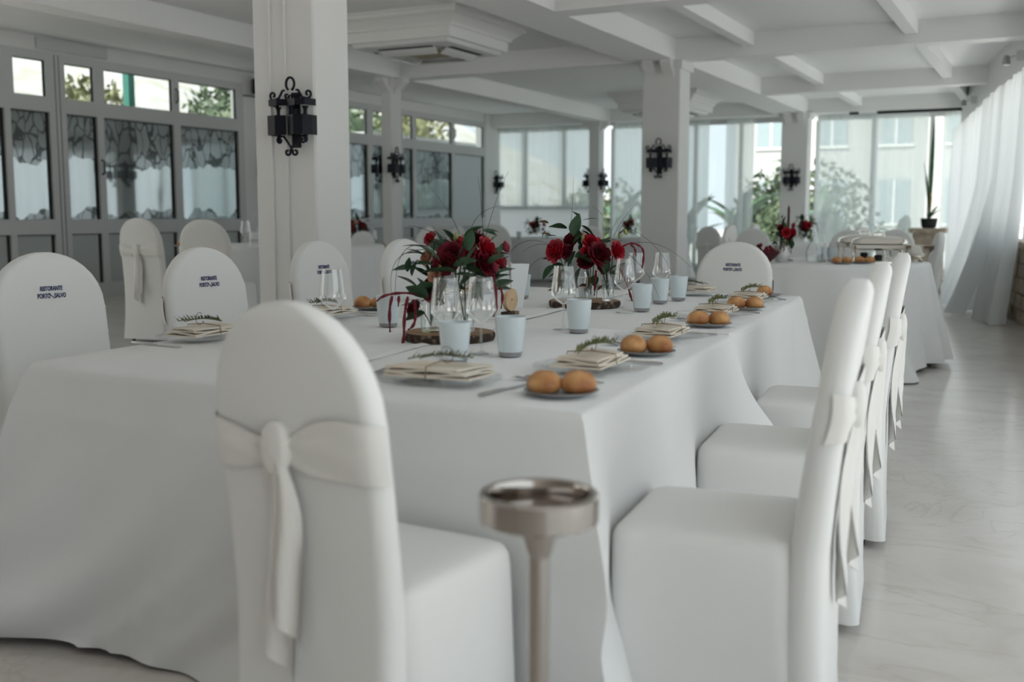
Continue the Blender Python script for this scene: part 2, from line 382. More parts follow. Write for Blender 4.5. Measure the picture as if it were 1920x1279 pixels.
# exposed loudspeaker and its bracket on the pier
sp = empty('loudspeaker', (WX + .02, 12.62, 2.93), label='small black loudspeaker on a bracket high on the left wall', cat='speaker')
MB().loft([[(x * s_ + .14, y * s_ + .07, z) for x, y in ((-.08, -.08), (.08, -.08), (.08, .08), (-.08, .08))] for s_, z in ((.9, -.0), (1, .02), (1, .2), (.85, .23))]).build('cabinet', 'black', sp)
MB().tube([(0, -.18, -.03), (.06, -.05, -.03), (.06, .35, -.03)], .012, 6).build('bracket', 'black', sp, 40)
box('bracket_stem', (.1, .18, .05, .09, -.04, 0), 'black', sp)

# ------------------------------------------------------------------ far glazed wall
struct_box('wall_far', (-11.2, -8.45, FY, FY + .02, 0, 1.28), 'frostpanel', 'low white translucent panel under the far left windows')
struct_box('wall_far', (-8.45, -.9, FY + .1, FY + .2, 0, .12), 'plaster', 'white kerb under the far glazing')
def far_window(name, label, xs, z0):
    o = empty(name, (0, 0, 0), label=label, kind='structure')
    box('head_rail', (xs[0], xs[-1], FY + .02, FY + .1, 2.9, 3.0), 'joinery', o); box('sill_rail', (xs[0], xs[-1], FY + .02, FY + .1, z0, z0 + .07), 'joinery', o)
    for i, x in enumerate(xs): box('mullion', (x - .035, x + .035, FY + .02, FY + .1, z0 + .07, 2.9), 'joinery', o)
    for a, b in zip(xs, xs[1:]): box('pane', (a + .035, b - .035, FY + .055, FY + .063, z0 + .07, 2.9), 'winglass', o)
    return o
far_window('window_3', 'far left window with sheer curtain above the low wall', [-11.1, -10.2, -9.3, -8.45], 1.28)
far_window('window_4', 'far window between the slender post and the last column', [-8.2, -7.3, -6.45, -5.55, -4.65], .12)
far_window('window_5', 'far glazed doors right of the last column', [-4.1, -3.1, -2.1, -1.0], .12)
tag(box('curtain_track', (-3.0, -1.5, 20.26, 20.32, 2.95, 3.0), 'dark'), 'long black curtain track at the far end of the aisle', 'curtain track')
tag(MB().box(-3.48, -3.32, 20.26, 20.31, 2.955, 3.0).build('curtain_track', 'dark'), 'short black stub of curtain track beside the long one', 'curtain track')

# ------------------------------------------------------------------ slanting window wall on the right
def rw(y, off): # point on the right wall line, off > 0 goes into the room
    return Vector((right_x(y) - off * .986, y - off * .164, 0))
def right_slab(name, y0, y1, o0, o1, z0, z1, m, label=None, parent=None, kind='structure'):
    p = [rw(y0, o0), rw(y1, o0), rw(y1, o1), rw(y0, o1)]
    b = MB().add([(q.x, q.y, z0) for q in p] + [(q.x, q.y, z1) for q in p], [(0, 3, 2, 1), (4, 5, 6, 7), (0, 1, 5, 4), (1, 2, 6, 5), (2, 3, 7, 6), (3, 0, 4, 7)])
    o = b.build(name, m, parent)
    if label: tag(o, label, kind=kind)
    return o
right_slab('wall_right', -3, 20.4, -.2, .02, 2.6, CZ, 'plaster', 'white wall strip above the sheer curtains')
struct_box('wall_back', (-11.2, 3.0, -3.15, -3, -.1, CZ), 'backwall', 'unseen wall behind the viewer, added to cut light from the rear')  # out of view, added to keep daylight from entering behind the camera
lw_ = empty('wall_right', (0, 0, 0), label='low rough stone wall at the foot of the sheer curtains', kind='structure')
right_slab('core', 4.6, 14.25, -.18, .0, 0, .80, 'stone', None, lw_)
rnd = random.Random(3)
for ci in range(5):
    y = 8.6 + rnd.uniform(0, .3)
    z0 = ci * .16
    while y < 14.15:
        ln = rnd.uniform(.25, .5); y1 = min(y + ln, 14.23)
        pr = rnd.uniform(.015, .05)
        right_slab('stone', y + .008, y1 - .008, 0, pr, z0 + .006, z0 + .152, 'stone', None, lw_)
        y = y1
y = 8.6
while y < 14.15:
    right_slab('coping', y + .005, min(y + .6, 14.28) - .005, -.2, .06, .80, .87, 'stone', None, lw_); y += .6
pe = empty('stone_pedestal', (-1.98, 19.6, 0), label='stone pedestal holding the tall plant at the aisle end', cat='pedestal')
for i in range(5):
    MB().loft([[(sx * (.23 + .012 * (i % 2)), sy * (.23 + .01 * ((i + 1) % 2)), z) for sx, sy in ((-1, -1), (1, -1), (1, 1), (-1, 1))] for z in (i * .17 + .004, i * .17 + .166)]).build('stone', 'stone', pe)
box('cap_stone', (-.29, .29, -.29, .29, .85, .93), 'stone', pe)
for i, y in enumerate((6.0, 10.0, 14.75, 18.3)):
    right_slab('wall_right', y - .06, y + .06, -.16, -.04, 0, 2.6, 'joinery', ('first', 'second', 'third', 'last')[i] + ' white window post along the right wall')

def curtain(name, a, b, z0, z1, folds, amp, label, m='sheer', drift=(0, 0), seed=0, group=None, pinch=0):
    rn = random.Random(seed); ph = rn.uniform(0, 6); a = Vector(a); b = Vector(b); d = (b - a); nrm = Vector((d.y, -d.x)).normalized()
    n = folds * 8
    def fn(s, t):
        # t 0 top .. 1 foot
        k = .35 + .65 * t
        sw = math.sin(2 * math.pi * folds * s + ph + .5 * math.sin(5 * s + ph)) * amp * k + .4 * amp * math.sin(2 * math.pi * folds * .37 * s + 2 * ph) * k
        e = max(0, (t - .35) / .65) ** 1.6
        ss = s + pinch * (s - .5) * (t - .5)
        p = a + d * ss + nrm * sw + Vector(drift) * e * (1 + .35 * math.sin(7 * s + ph))
        return (p.x, p.y, z1 + (z0 - z1) * t)
    o = MB().grid(fn, n, 10).build(name, m, None, 180, fix=False)
    return tag(o, label, 'curtain', group)
def rc(y, off): p = rw(y, off); return (p.x, p.y)
curtain('sheer_curtain', rc(4.6, .10), rc(7.6, .10), .88, 2.62, 14, .045, 'unseen sheer curtain beside the viewer, added to soften the side light', seed=7)  # out of view, added to weaken direct daylight on the near table
curtain('sheer_curtain', rc(7.6, .10), rc(12.05, .10), .88, 2.62, 22, .045, 'sheer curtain hanging behind the stone wall at the picture edge', seed=1)
curtain('sheer_curtain', rc(12.05, .16), rc(13.6, .16), .02, 2.62, 7, .10, 'sheer curtain to the floor beside the end of the bare stone wall', seed=2, drift=(-.16, .05))
curtain('sheer_curtain', rc(13.5, .18), rc(15.3, .18), .02, 2.62, 7, .10, 'second floor length sheer curtain from the bare stone wall', seed=3, drift=(-.28, -.2))
curtain('sheer_curtain', rc(15.2, .16), rc(17.6, .16), .02, 2.62, 8, .07, 'third floor length sheer curtain from the bare stone wall', seed=4, drift=(-.15, -.1))
curtain('sheer_curtain', rc(17.5, .14), rc(20.3, .14), .02, 2.62, 9, .06, 'floor length sheer curtain ending at the far glazing', seed=5)
for i, (a, b, zz, lb) in enumerate(((-11.0, -10.15, 1.29, 'sheer curtain in the far left corner above the low wall'), (-10.2, -9.3, 1.29, 'middle sheer curtain above the far low wall'),
                                    (-9.35, -8.45, 1.29, 'sheer curtain above the far low wall next to the slender post'),
                                    (-8.15, -7.35, .03, 'long sheer curtain just right of the far slender post'), (-6.85, -6.15, .03, 'long sheer curtain in the middle of the far window'),
                                    (-5.8, -5.25, .03, 'long sheer curtain left of the farthest column'), (-4.1, -3.0, .03, 'wide sheer curtain right of the farthest column'),
                                    (-3.05, -2.15, .03, 'gathered sheer curtain under the black track'), (-1.9, -1.4, .03, 'sheer curtain at the right end of the black track'))):
    curtain('sheer_curtain', (a, FY - .08 - .05 * (i % 2)), (b, FY - .08 - .05 * (i % 2)), zz, 2.99, max(3, int((b - a) * 5)), .035, lb, m='sheerfar', seed=20 + i)

# spot lamps on the strip above the right curtains
for y, lb in ((13.3, 'small spotlight on the wall strip nearest the picture edge'), (18.0, 'small spotlight on the wall strip near the black track')):
    p = rw(y, .1)
    s_ = empty('spotlight', (p.x, p.y, 2.86), label=lb, cat='spotlight')
    box('wall_plate', (.0, .09, -.05, .05, -.02, .09), 'joinery', s_)
    MB().tube([(0, 0, .04), (-.08, 0, .02)], .012).build('arm', 'joinery', s_, 40)
    MB().lathe([(.02, .05), (.035, .03), (.045, -.05), (.04, -.055)], 12, (-.1, 0, 0)).build('head', 'pewter', s_, 40)

# ------------------------------------------------------------------ ceiling cassettes
def cassette(cx, cy, label):
    o = empty('ceiling_air_conditioner', (cx, cy, 2.97), label=label, cat='air conditioner')
    prof = [(.65, 0), (.65, .10), (.68, .115), (.68, .13), (.70, .15), (.76, .2), (.80, .22), (.80, .255), (.82, .265), (.82, .28)]
    MB().loft([[(sx * r, sy * r, z) for sx, sy in ((-1, -1), (1, -1), (1, 1), (-1, 1))] for r, z in prof]).build('moulded_box', 'plaster', o)
    MB().loft([[(sx * r, sy * r, z) for sx, sy in ((-1, -1), (1, -1), (1, 1), (-1, 1))] for r, z in ((.5, -.055), (.585, -.04), (.6, -.005), (.6, 0))]).build('face_panel', 'duct', o)
    box('intake_grille', (-.26, .26, -.26, .26, -.063, -.054), 'filter', o)
    for i in range(4):
        m4 = Matrix.Rotation(i * math.pi / 2, 4, 'Z')
        MB().box(-.33, .33, .43, .5, -.062, -.045).xf(m4).build('air_slot', 'dark', o)
        t = Matrix.Translation((0, .40, -.085)) @ Matrix.Rotation(R(35), 4, 'X')
        MB().loft([[(-.34 * k, y, z), (.34 * k, y, z), (.34 * k, y + .004, z + .012), (-.34 * k, y + .004, z + .012)] for k, y, z in ((.97, -.06, 0), (1, 0, -.008), (1, .065, 0))]).xf(t).xf(m4).build('louver', 'duct', o)
    return o
cassette(-6.28, 10.3, 'boxed ceiling air conditioner beside the nearest column')
cassette(-6.28, 18.3, 'boxed ceiling air conditioner at the far end beyond the mid column')

# ------------------------------------------------------------------ wrought iron wall lanterns
def spiral(c, r0, r1, a0, turns, n=14, sx=1):
    return [(c[0] + sx * (r0 + (r1 - r0) * i / n) * math.cos(a0 + turns * 2 * math.pi * i / n), c[1], c[2] + (r0 + (r1 - r0) * i / n) * math.sin(a0 + turns * 2 * math.pi * i / n)) for i in range(n + 1)]
def lantern_proto():
    o = empty('wall_lantern')
    # local: wall plane y = 0, lamp stands out to -y
    def octband(hw, dep, z0, z1, x0, x1, t=.008):
        pts = [(-hw, 0), (-hw, -dep * .55), (-hw * .55, -dep), (hw * .55, -dep), (hw, -dep * .55), (hw, 0)]
        return [(x, y) for x, y in pts]
    def shell(pts, z0, z1, t=.007):
        b = MB(); inn = [(x * .93, y * .93) for x, y in pts]
        b.loft([[(x, y, z) for x, y in pts] for z in (z0, z1)], False, False, False)
        b.loft([[(x, y, z) for x, y in inn] for z in (z0, z1)], False, False, False)
        for z in (z0, z1):
            b.loft([[(x, y, z) for x, y in pts], [(x, y, z) for x, y in inn]], False, False, False)
        return b
    for s in (-1, 1):
        pts = [(s * .012, -.10), (s * .07, -.13), (s * .135, -.12), (s * .155, -.05), (s * .155, 0)]
        shell(pts, -.075, .045).build('shade', 'iron', o)
        pts2 = [(s * .008, -.09), (s * .07, -.11), (s * .14, -.1), (s * .15, 0)]
        shell(pts2, .105, .145).build('upper_band', 'iron', o)
        MB().tube([(s * .045, -.06, .2), (s * .06, -.06, .2), (s * .09, -.06, .155), (s * .118, -.06, .148)] + spiral((s * .135, -.06, .173), .028, .008, -math.pi / 2, .95, 12, s), .0075, 6).build('scroll', 'iron', o, 50)
        MB().tube([(s * .004, -.06, .165)] + spiral((s * .028, -.06, .168), .02, .006, math.pi, .9, 10, s), .007, 6).build('scroll', 'iron', o, 50)
        MB().tube([(0, -.06, -.155), (s * .03, -.06, -.115), (s * .06, -.06, -.08), (s * .085, -.06, -.082)] + spiral((s * .09, -.06, -.105), .025, .007, math.pi / 2, -.95, 12, s), .007, 6).build('scroll', 'iron', o, 50)
        MB().tube([(0, -.06, -.16)] + spiral((s * .03, -.06, -.178), .024, .008, math.pi * .85, .9, 10, s), .008, 6).build('scroll', 'iron', o, 50)
        MB().lathe([(.008, -.12), (.016, -.1), (.012, -.085), (.016, -.07), (.016, .05), (.011, .06), (.013, .085), (.022, .1)], 8, (s * .105, -.05, 0)).build('lamp_socket', 'iron', o, 40)
    MB().lathe([(.02, -.075), (.02, .15)], 8, (0, -.06, 0)).build('stem', 'iron', o, 40)
    box('back_plate', (-.03, .03, -.015, 0, -.15, .19), 'iron', o)
    MB().tube([(.032 * math.cos(t), -.06, .238 + .04 * math.sin(t)) for t in [i * 2 * math.pi / 14 - 1.2 for i in range(13)]], .008, 6).build('hanging_ring', 'iron', o, 50)
    MB().tube([(0, -.02, .1), (0, -.06, .1)], .01, 6).build('arm', 'iron', o, 40)
    return o
L0 = lantern_proto()
def lantern(first, x, y, z, ang, label):
    o = L0 if first else copy_tree(L0)
    o.location = (x, y, z); o.rotation_euler.z = ang; tag(o, label, 'wall lamp', 'wrought iron wall lanterns')
lantern(True, -4.29, 5.45, 1.72, 0, 'large black wrought iron lantern on the nearest column')
lantern(False, -4.39, 12.6, 1.80, 0, 'black iron lantern on the column in mid hall')
lantern(False, -4.42, 20.0, 1.80, 0, 'black iron lantern on the farthest square column')
lantern(False, -8.2, 12.5, 1.80, math.pi / 2, 'black iron lantern on the right side of the slender post')
lantern(False, -8.36, 12.5, 1.80, -math.pi / 2, 'black iron lantern on the left side of the slender post')
lantern(False, WX + .02, 12.9, 1.80, math.pi / 2, 'black iron lantern on the left pier half hidden by the nearest column')
lantern(False, -10.74, FY - .2, 1.81, 0, 'black iron lantern in front of the far left curtains')
box('lantern_support', (-.05, .05, 0, .22, -.04, .04), 'joinery').parent = bpy.data.objects['wall_lantern.006']
lantern(False, -8.2, 20.0, 1.80, math.pi / 2, 'black iron lantern on the right side of the far slender post')
lantern(False, -8.42, 20.0, 1.80, -math.pi / 2, 'black iron lantern on the left side of the far slender post')

# ------------------------------------------------------------------ covered banquet chairs
def rrect(hx, hy, r, z, cx=0, cy=0, n=4):
    r = min(r, hx, hy); out = []
    for qx, qy, a0 in ((1, -1, -math.pi / 2), (1, 1, 0), (-1, 1, math.pi / 2), (-1, -1, math.pi)):
        for i in range(n + 1):
            a = a0 + (math.pi / 2) * i / n
            out.append((cx + qx * (hx - r) + r * math.cos(a), cy + qy * (hy - r) + r * math.sin(a), z))
    return out
HW = .205
def back_y(z): return -.205 - .07 * max(0, (z - .45) / .55) ** 1.2
def back_hw(z):
    if z < .79: return HW + .012 * (1 - z / .79) - .004 * math.sin(z * 4)
    q = (z - .79) / .21
    return HW * max(0, 1 - q ** 2.15) ** (1 / 2.0)
def back_ht(z): return .042 - .012 * min(1, z / .8)
def chair_proto():
    o = empty('banquet_chair')
    zs = [.03, .1, .2, .32, .45, .55, .65, .74, .79, .84, .88, .915, .945, .968, .984, .994, .9985]
    rn = random.Random(5); rings = []
    for z in zs:
        hw = max(back_hw(z), .012); ht = back_ht(z) * (1 if z < .97 else (.85 if z < .99 else .6))
        cy = back_y(z) - (.012 * (1 - z / .45) if z < .45 else 0)
        ring = rrect(hw, ht, ht * .95, z, 0, cy, 5)
        if z < .6:
            ring = [(x * (1 + .012 * math.sin(9 * z + y * 40)), y + (.008 * math.sin(x * 38 + z * 9) * (1 - z / .6)), zz) for x, y, zz in ring]
        rings.append(ring)
    MB().loft(rings).build('backrest', 'cover', o, 70)
    zs = [(.03, 1.045), (.12, 1.035), (.25, 1.02), (.38, 1.008), (.44, 1.0), (.465, .985), (.478, .955), (.486, .88), (.49, .7), (.4915, .3)]
    rings = []
    for z, k in zs:
        ring = rrect(.205 * k, .19 * k, .045 * k, z, 0, .005, 5)
        am = .012 * max(0, (.44 - z) / .44)
        rings.append([(x + am * math.sin(y * 45 + 1), y + am * math.sin(x * 45), zz) for x, y, zz in ring])
    MB().loft(rings).build('seat', 'cover', o, 60)
    # sash across the rear face, wrapping round both edges
    def sash(s, t):
        x = -1 + 2 * s
        ztop = .795 - .035 * math.exp(-((x + .12) / .35) ** 2) + .012 * math.sin(3 * x); zbot = .705 + .012 * math.exp(-((x + .12) / .2) ** 2) - .012 * abs(x)
        z = zbot + (ztop - zbot) * t
        hw = back_hw(min(z, .78)) + .007; ht = back_ht(z) + .007
        xe = x * (hw + ht * .6)
        if abs(xe) > hw - ht:
            d = min(1, (abs(xe) - (hw - ht)) / (ht * 1.6)); a = d * math.pi / 2
            px = math.copysign(hw - ht + ht * math.sin(a), x); py = back_y(z) - ht * math.cos(a)
        else: px = xe; py = back_y(z) - ht
        py -= .006 * math.sin(t * math.pi) + .005 * math.sin(t * 11 + x * 6) * (1 - abs(x))
        return (px, py, z)
    MB().grid(sash, 22, 6).build('sash', 'sash', o, 180, fix=False)
    yk = back_y(.75) - back_ht(.75) - .012
    MB().loft([[(x - .025, y + yk, z) for x, y, z in rrect(a, b, .02, zz, 0, 0, 3)] for a, b, zz in ((.018, .009, .70), (.032, .014, .72), (.036, .016, .75), (.03, .013, .775), (.014, .008, .79))]).build('sash_knot', 'sash', o, 60)
    for (x0, x1, dy, L, wd) in ((-.045, -.04, .0, .36, .036), (-.02, .005, -.014, .29, .03)):
        def tail(s, t, x0=x0, x1=x1, dy=dy, L=L, wd=wd):
            e = s * 2 - 1; z = .725 - L * t
            wv = wd * (.65 + .35 * min(1, t * 3)) * (1 if t < .86 else 1)
            z += (-.06 * (e * .5 + .5)) * max(0, (t - .6) / .4)
            x = x0 + (x1 - x0) * t + e * wv + .006 * math.sin(t * 6)
            return (x, back_y(max(z, .3)) - back_ht(z) - .014 + dy * (.4 + t) - .012 * math.sin(e * 3 + t * 4) - .01 * t, z)
        b = MB().grid(tail, 6, 12)
        b.add([(p[0], p[1] + .003, p[2]) for p in b.v], b.f)
        b.build('sash_tail', 'sash', o, 180, fix=False)
    for sx in (-1, 1):
        for sy in (-1, 1):
            MB().lathe([(.011, 0), (.013, .02), (.013, .05)], 8, (sx * .17, sy * .16 - .02, 0)).build('foot', 'black', o, 40)
    # printed restaurant name on the front of the backrest
    def txt(body, size, x, z):
        c = bpy.data.curves.new('name_print', 'FONT'); c.body = body; c.size = size; c.align_x = 'CENTER'; c.extrude = .0004; c.offset = .0006
        c.materials.append(M['print'])
        tmp = link('tmp_print', c); bpy.context.view_layer.update(); me = bpy.data.meshes.new_from_object(tmp.evaluated_get(bpy.context.evaluated_depsgraph_get()))
        bpy.data.objects.remove(tmp); me.name = 'name_print'
        t = link('name_print', me, o); t.location = (x, back_y(z) + back_ht(z) + .0025, z)
        t.rotation_euler = (R(90 - 4.5), 0, math.pi); t.scale = (.62, 1.05, 1)
    txt('RISTORANTE', .022, .0, .862); txt('PORTO', .022, .029, .836); txt('SALVO', .022, -.029, .836)
    b = MB()
    yy = back_y(.84) + back_ht(.84) + .0022
    b.tube([(.010, yy, .853), (.004, yy - .0004, .846), (-.004, yy, .838), (-.009, yy + .0005, .834)], .0014, 5)
    b.build('name_print', 'print', o)
    return o
C0 = chair_proto(); C0['_used'] = 0
def chair(x, y, deg, label, group, s=1.0, z=0., plain=False, tint=None):
    o = C0 if not C0['_used'] else copy_tree(C0)
    C0['_used'] = 1
    if '_used' in o and o is not C0: del o['_used']
    o.location = (x, y, z); o.rotation_euler.z = R(deg); o.scale = (s, s, s) if not isinstance(s, tuple) else s
    tag(o, label, 'chair', group)
    return o
GM = 'covered chairs at the long table'
chair(-1.15, 1.715, -4, 'white covered chair seen from behind at the near end of the long table', GM, (.90, 1, 1.005))
chair(-.64, 2.27, 96, 'white covered chair on the aisle side nearest the steel ashtray', GM, 1.02)
chair(-.715, 3.12, 96, 'middle white covered chair on the aisle side of the long table', GM, 1.02)
chair(-.76, 3.95, 96, 'farthest white covered chair on the aisle side of the long table', GM, 1.02)
chair(-3.07, 2.68, -101, 'white covered chair with navy print at the left end of the near table edge', GM, (1.08, 1.0, 1.015))
chair(-3.0, 3.44, -98, 'second printed white chair along the far side of the long table', GM, (1.04, 1, 1.015))
chair(-3.12, 4.42, -96, 'third printed white chair, in front of the nearest column', GM, 1.02)
chair(-2.98, 5.02, -96, 'white covered chair half hidden behind the nearer red bouquet', GM, 1.02)
chair(-1.645, 5.76, 178, 'printed white chair at the far end of the long table', GM, (1.08, 1, 1))

# ------------------------------------------------------------------ tablecloths
def cloth(name, quad, ztop, zb, flare, cflare, amp, label, seed=0, n=34, levels=14, swirl=0., cw=.16, open_=(1, 1, 1, 1), dents=()):
    rn = random.Random(seed); pts = [Vector(q) for q in quad]; P = []; L = 0
    for i in range(4):
        a, b = pts[i], pts[(i + 1) % 4]; d = b - a; ln = d.length; nr = Vector((d.y, -d.x)).normalized()
        pn = pts[i] - pts[i - 1]; pn = Vector((pn.y, -pn.x)).normalized()
        qn = pts[(i + 2) % 4] - b; qn = Vector((qn.y, -qn.x)).normalized()
        for j in range(n):
            # crowd samples towards the corners
            t = j / n; t = t - .06 * math.sin(2 * math.pi * t)
            da, db = t * ln, (1 - t) * ln; m = nr.copy()
            ka = math.exp(-(da / cw) ** 2); kb = math.exp(-(db / cw) ** 2)
            m = (nr + pn * ka + qn * kb).normalized()
            ko = open_[i] * (1 - ka / 2 - kb / 2) + ka / 2 * open_[i - 1] + kb / 2 * open_[(i + 1) % 4]
            ko = 1.0 if open_[i] > .5 else open_[i] + (1 - open_[i]) * (math.exp(-(da / .07) ** 2) if open_[i - 1] > .5 else 0) + (1 - open_[i]) * (math.exp(-(db / .07) ** 2) if open_[(i + 1) % 4] > .5 else 0)
            for dx_, dy_, dr_ in dents: ko *= 1 - .92 * math.exp(-((a + d * t - Vector((dx_, dy_))).length / dr_) ** 4)
            P.append((a + d * t, m, max(ka, kb), L + da, ko))
        L += ln
    ph = [rn.uniform(0, 6.3) for _ in range(6)]
    def fold(s, d):
        s += swirl * d * d
        return (math.sin(s * 9 + ph[0] + 1.2 * math.sin(s * 2.3 + ph[1])) * .55 + math.sin(s * 17 + ph[2] + math.sin(s * 3.7)) * .3 + math.sin(s * 4.1 + ph[3]) * .5 + math.sin(s * 25 + ph[4] + 1.5 * math.sin(s * 3.1 + ph[5])) * .2
                + 1.1 * (1 - abs(math.sin(s * 2.6 + ph[1]))) ** 5 + .7 * (1 - abs(math.sin(s * 4.3 + ph[5]))) ** 6)
    lev = [0, .008, .02, .045, .09, .13, .15, .17, .19, .21] + [.21 + .79 * (k / levels) for k in range(1, levels + 1)]
    rings = []
    for d in lev:
        ring = []
        for p, m, c, s, ko in P:
            off = .012 * min(1, d / .02) ** .5 + ko * (flare * d + cflare * c * d ** 1.15 + amp * fold(s, d) * d ** .95 * (1 + .9 * c))
            off += .003 * math.exp(-((d - .17 - .03 * math.sin(s * 1.7)) / .018) ** 2)
            q = p + m * off
            z = ztop - (ztop - zb) * d - (.004 * (d > 0) if d < .01 else 0) + (.012 * math.sin(s * 6 + ph[4]) if d > .99 else 0)
            ring.append((q.x, q.y, max(z, .006)))
        rings.append(ring)
    o = MB().loft(rings, True, False).build(name, 'cloth', None, 60)
    return tag(o, label, 'tablecloth')
A = (-2.49, 1.99); B = (-.845, 1.965); Cc = (-.965, 3.50); D = (-2.62, 3.50)
cloth('tablecloth', [A, B, Cc, D],   .75, .015, .09, .15, .05, 'white floor length cloth on the near half of the long table', 4, 72, 20, swirl=.6, open_=(1, 1, .08, 1), dents=((-1.165, 1.97, .25), (-.87, 2.29, .23), (-.94, 3.1, .25)))
cloth('tablecloth', [(-2.64, 3.56), (-.985, 3.56), (-1.135, 5.40), (-2.80, 5.42)], .748, .03, .05, .15, .028, 'white floor length cloth on the far half of the long table', 9, 48, open_=(.08, 1, 1, 1), dents=((-1.02, 3.95, .26),))
# overlapping seam of cloth down the middle of the table
def seam(pts, label):
    b = MB()
    def fn(s, t):
        p = Vector(pts[0]) * (1 - t) + Vector(pts[1]) * t
        return (p.x + (s - .5) * .05 + .004 * math.sin(t * 9), p.y, .7515 + .005 * math.sin(s * math.pi) + .001 * math.sin(t * 30))
    b.grid(fn, 4, 20); tag(b.build('table_runner', 'cloth', None, 180, fix=False), label, 'cloth strip')
seam([(-1.665, 1.985), (-1.80, 3.495)], 'raised white cloth fold down the middle of the near table')
seam([(-1.83, 3.57), (-2.0, 5.38)], 'raised white cloth fold down the middle of the far table')

# ------------------------------------------------------------------ steel ashtray stands
def ashtray(x, y, h, r, label, z=0):
    o = empty('ashtray_stand', (x, y, z), label=label, cat='ashtray')
    k = r / .09
    MB().lathe([(.135, 0), (.135, .012), (.12, .022), (.02, .028)], 28).build('base', 'steel', o, 30)
    MB().lathe([(.0165 * k, .024), (.0165 * k, h - .05)], 16).build('pole', 'steel', o, 40)
    MB().lathe([(.02 * k, h - .062), (.045 * k, h - .046), (r - .004, h - .045), (r, h - .042), (r, h - .003), (r - .003, h), (r - .012 * k, h), (r - .014 * k, h - .004), (r - .014 * k, h - .034), (.01, h - .036)], 40).build('bowl', 'steel', o, 30)
    MB().lathe([(.017 * k, h - .10), (.021 * k, h - .09), (.028 * k, h - .062)], 16).build('collar', 'steel', o, 40)
    return o
ashtray(-.678, 1.42, .735, .091, 'brushed steel ashtray stand in front of the near table corner')
ashtray(-8.05, 5.75, .70, .10, 'small chrome ashtray stand by the left window panels', .13)

# ------------------------------------------------------------------ tableware
def tumbler_proto():
    o = empty('tumbler')
    MB().lathe([(.027, .012), (.034, .014), (.0385, .05), (.044, .112), (.0445, .114), (.042, .114), (.036, .05), (.030, .02)], 24, cap1=True).build('cup', 'tumbler', o, 50)
    MB().lathe([(.025, 0), (.032, .002), (.0335, .013)], 24).build('base', 'pewter', o, 50)
    return o
def wine_proto():
    o = empty('wine_glass')
    MB().lathe([(.004, .088), (.012, .092), (.03, .105), (.0435, .122), (.0445, .132), (.041, .165), (.0355, .208), (.034, .222)], 24, cap0=False, cap1=False).build('bowl', 'glass', o, 60, fix=False)
    MB().lathe([(.0037, .006), (.0034, .05), (.0045, .09)], 10, cap0=False, cap1=False).build('stem', 'glass', o, 60)
    MB().lathe([(.036, 0), (.036, .0015), (.015, .004), (.004, .009)], 24, cap1=False).build('foot', 'glass', o, 60)
    return o
def charger_proto():
    o = empty('glass_charger')
    n = 36; rings = []
    for r, z in ((.02, .004), (.095, .004), (.11, .008), (.15, .013), (.153, .0155), (.149, .0165), (.11, .011), (.095, .007), (.02, .007)):
        rings.append([(r * (1 + .012 * math.sin(9 * a) * (r > .12)) * math.cos(a), r * (1 + .012 * math.sin(9 * a) * (r > .12)) * math.sin(a), z) for a in [2 * math.pi * j / n for j in range(n)]])
    MB().loft(rings).build('dish', 'plateglass', o, 40)
    return o
def napkin_proto():
    o = empty('folded_napkin'); rn = random.Random(2)
    for k in range(4):
        w_, d_ = .115 - .006 * k, .068 - .003 * k; zz = k * .0062
        def fn(s, t, k=k, w_=w_, d_=d_, zz=zz):
            x = (s - .5) * 2 * w_; y = (t - .5) * 2 * d_
            return (x + .012 * (t - .5) * k, y, zz + .003 + .0035 * math.sin(s * 6 + k * 2) * math.sin(t * 3 + k))
        b = MB().grid(fn, 10, 5); n0 = len(b.v)
        top = [(p[0], p[1], p[2] + .0045) for p in b.v]; f2 = list(b.f); b.add(top, [tuple(reversed(q)) for q in f2[:]])
        # close the rim so each fold shows a soft edge
        W_ = 11; rim = [i for i in range(W_)] + [W_ * j + 10 for j in range(1, 6)] + [55 + i for i in range(9, -1, -1)] + [W_ * j for j in range(4, 0, -1)]
        for i in range(len(rim)):
            a_, b_ = rim[i], rim[(i + 1) % len(rim)]
            b.f.append((a_, b_, b_ + n0, a_ + n0))
        b.build('fold', 'napkin', o, 60)
    MB().tube([(.0, -.07, .004), (.0, -.066, .03), (0, 0, .035), (0, .066, .03), (0, .07, .004)], .0016, 5).build('twine', 'twine', o)
    MB().tube([(.0, 0, .036)] + [(.02 + .018 * math.cos(t), .0, .052 + .02 * math.sin(t)) for t in [3.6 + i * .55 for i in range(10)]], .0012, 5).build('twine_loop', 'twine', o)
    return o
def sprig_proto():
    o = empty('rosemary_sprig'); rn = random.Random(8); b = MB()
    for st in range(2):
        p0 = Vector((-.085 + .02 * st, -.012 + .02 * st, 0)); p2 = Vector((.085, .012 - .03 * st, .012)); path = bez(p0, (0, .01, .022), p2, 14)
        MB().tube(path, .0016, 5).build('stalk', 'rosemary', o)
        for i, p in enumerate(path[1:]):
            for q in range(5):
                a = rn.uniform(0, 6.28); ln = rn.uniform(.014, .027)
                d = Vector((.65 + .2 * rn.random(), math.cos(a) * .8, abs(math.sin(a)) * .8)).normalized() * ln
                s = d.cross(Vector((0, 0, 1))).normalized() * .0016
                b.add([p - s, p + s, p + d * .6 + s * 1.1, p + d, p + d * .6 - s * 1.1], [(0, 1, 2, 3, 4)])
    nd = b.build('needles', 'rosemary', o, fix=False); nd['kind'] = 'stuff'
    return o
def side_plate_proto():
    o = empty('bread_plate')
    MB().lathe([(.055, 0), (.06, .003), (.082, .010), (.085, .0125), (.082, .0135), (.058, .006), (.01, .0055)], 32).build('dish', 'pewter', o, 40)
    return o
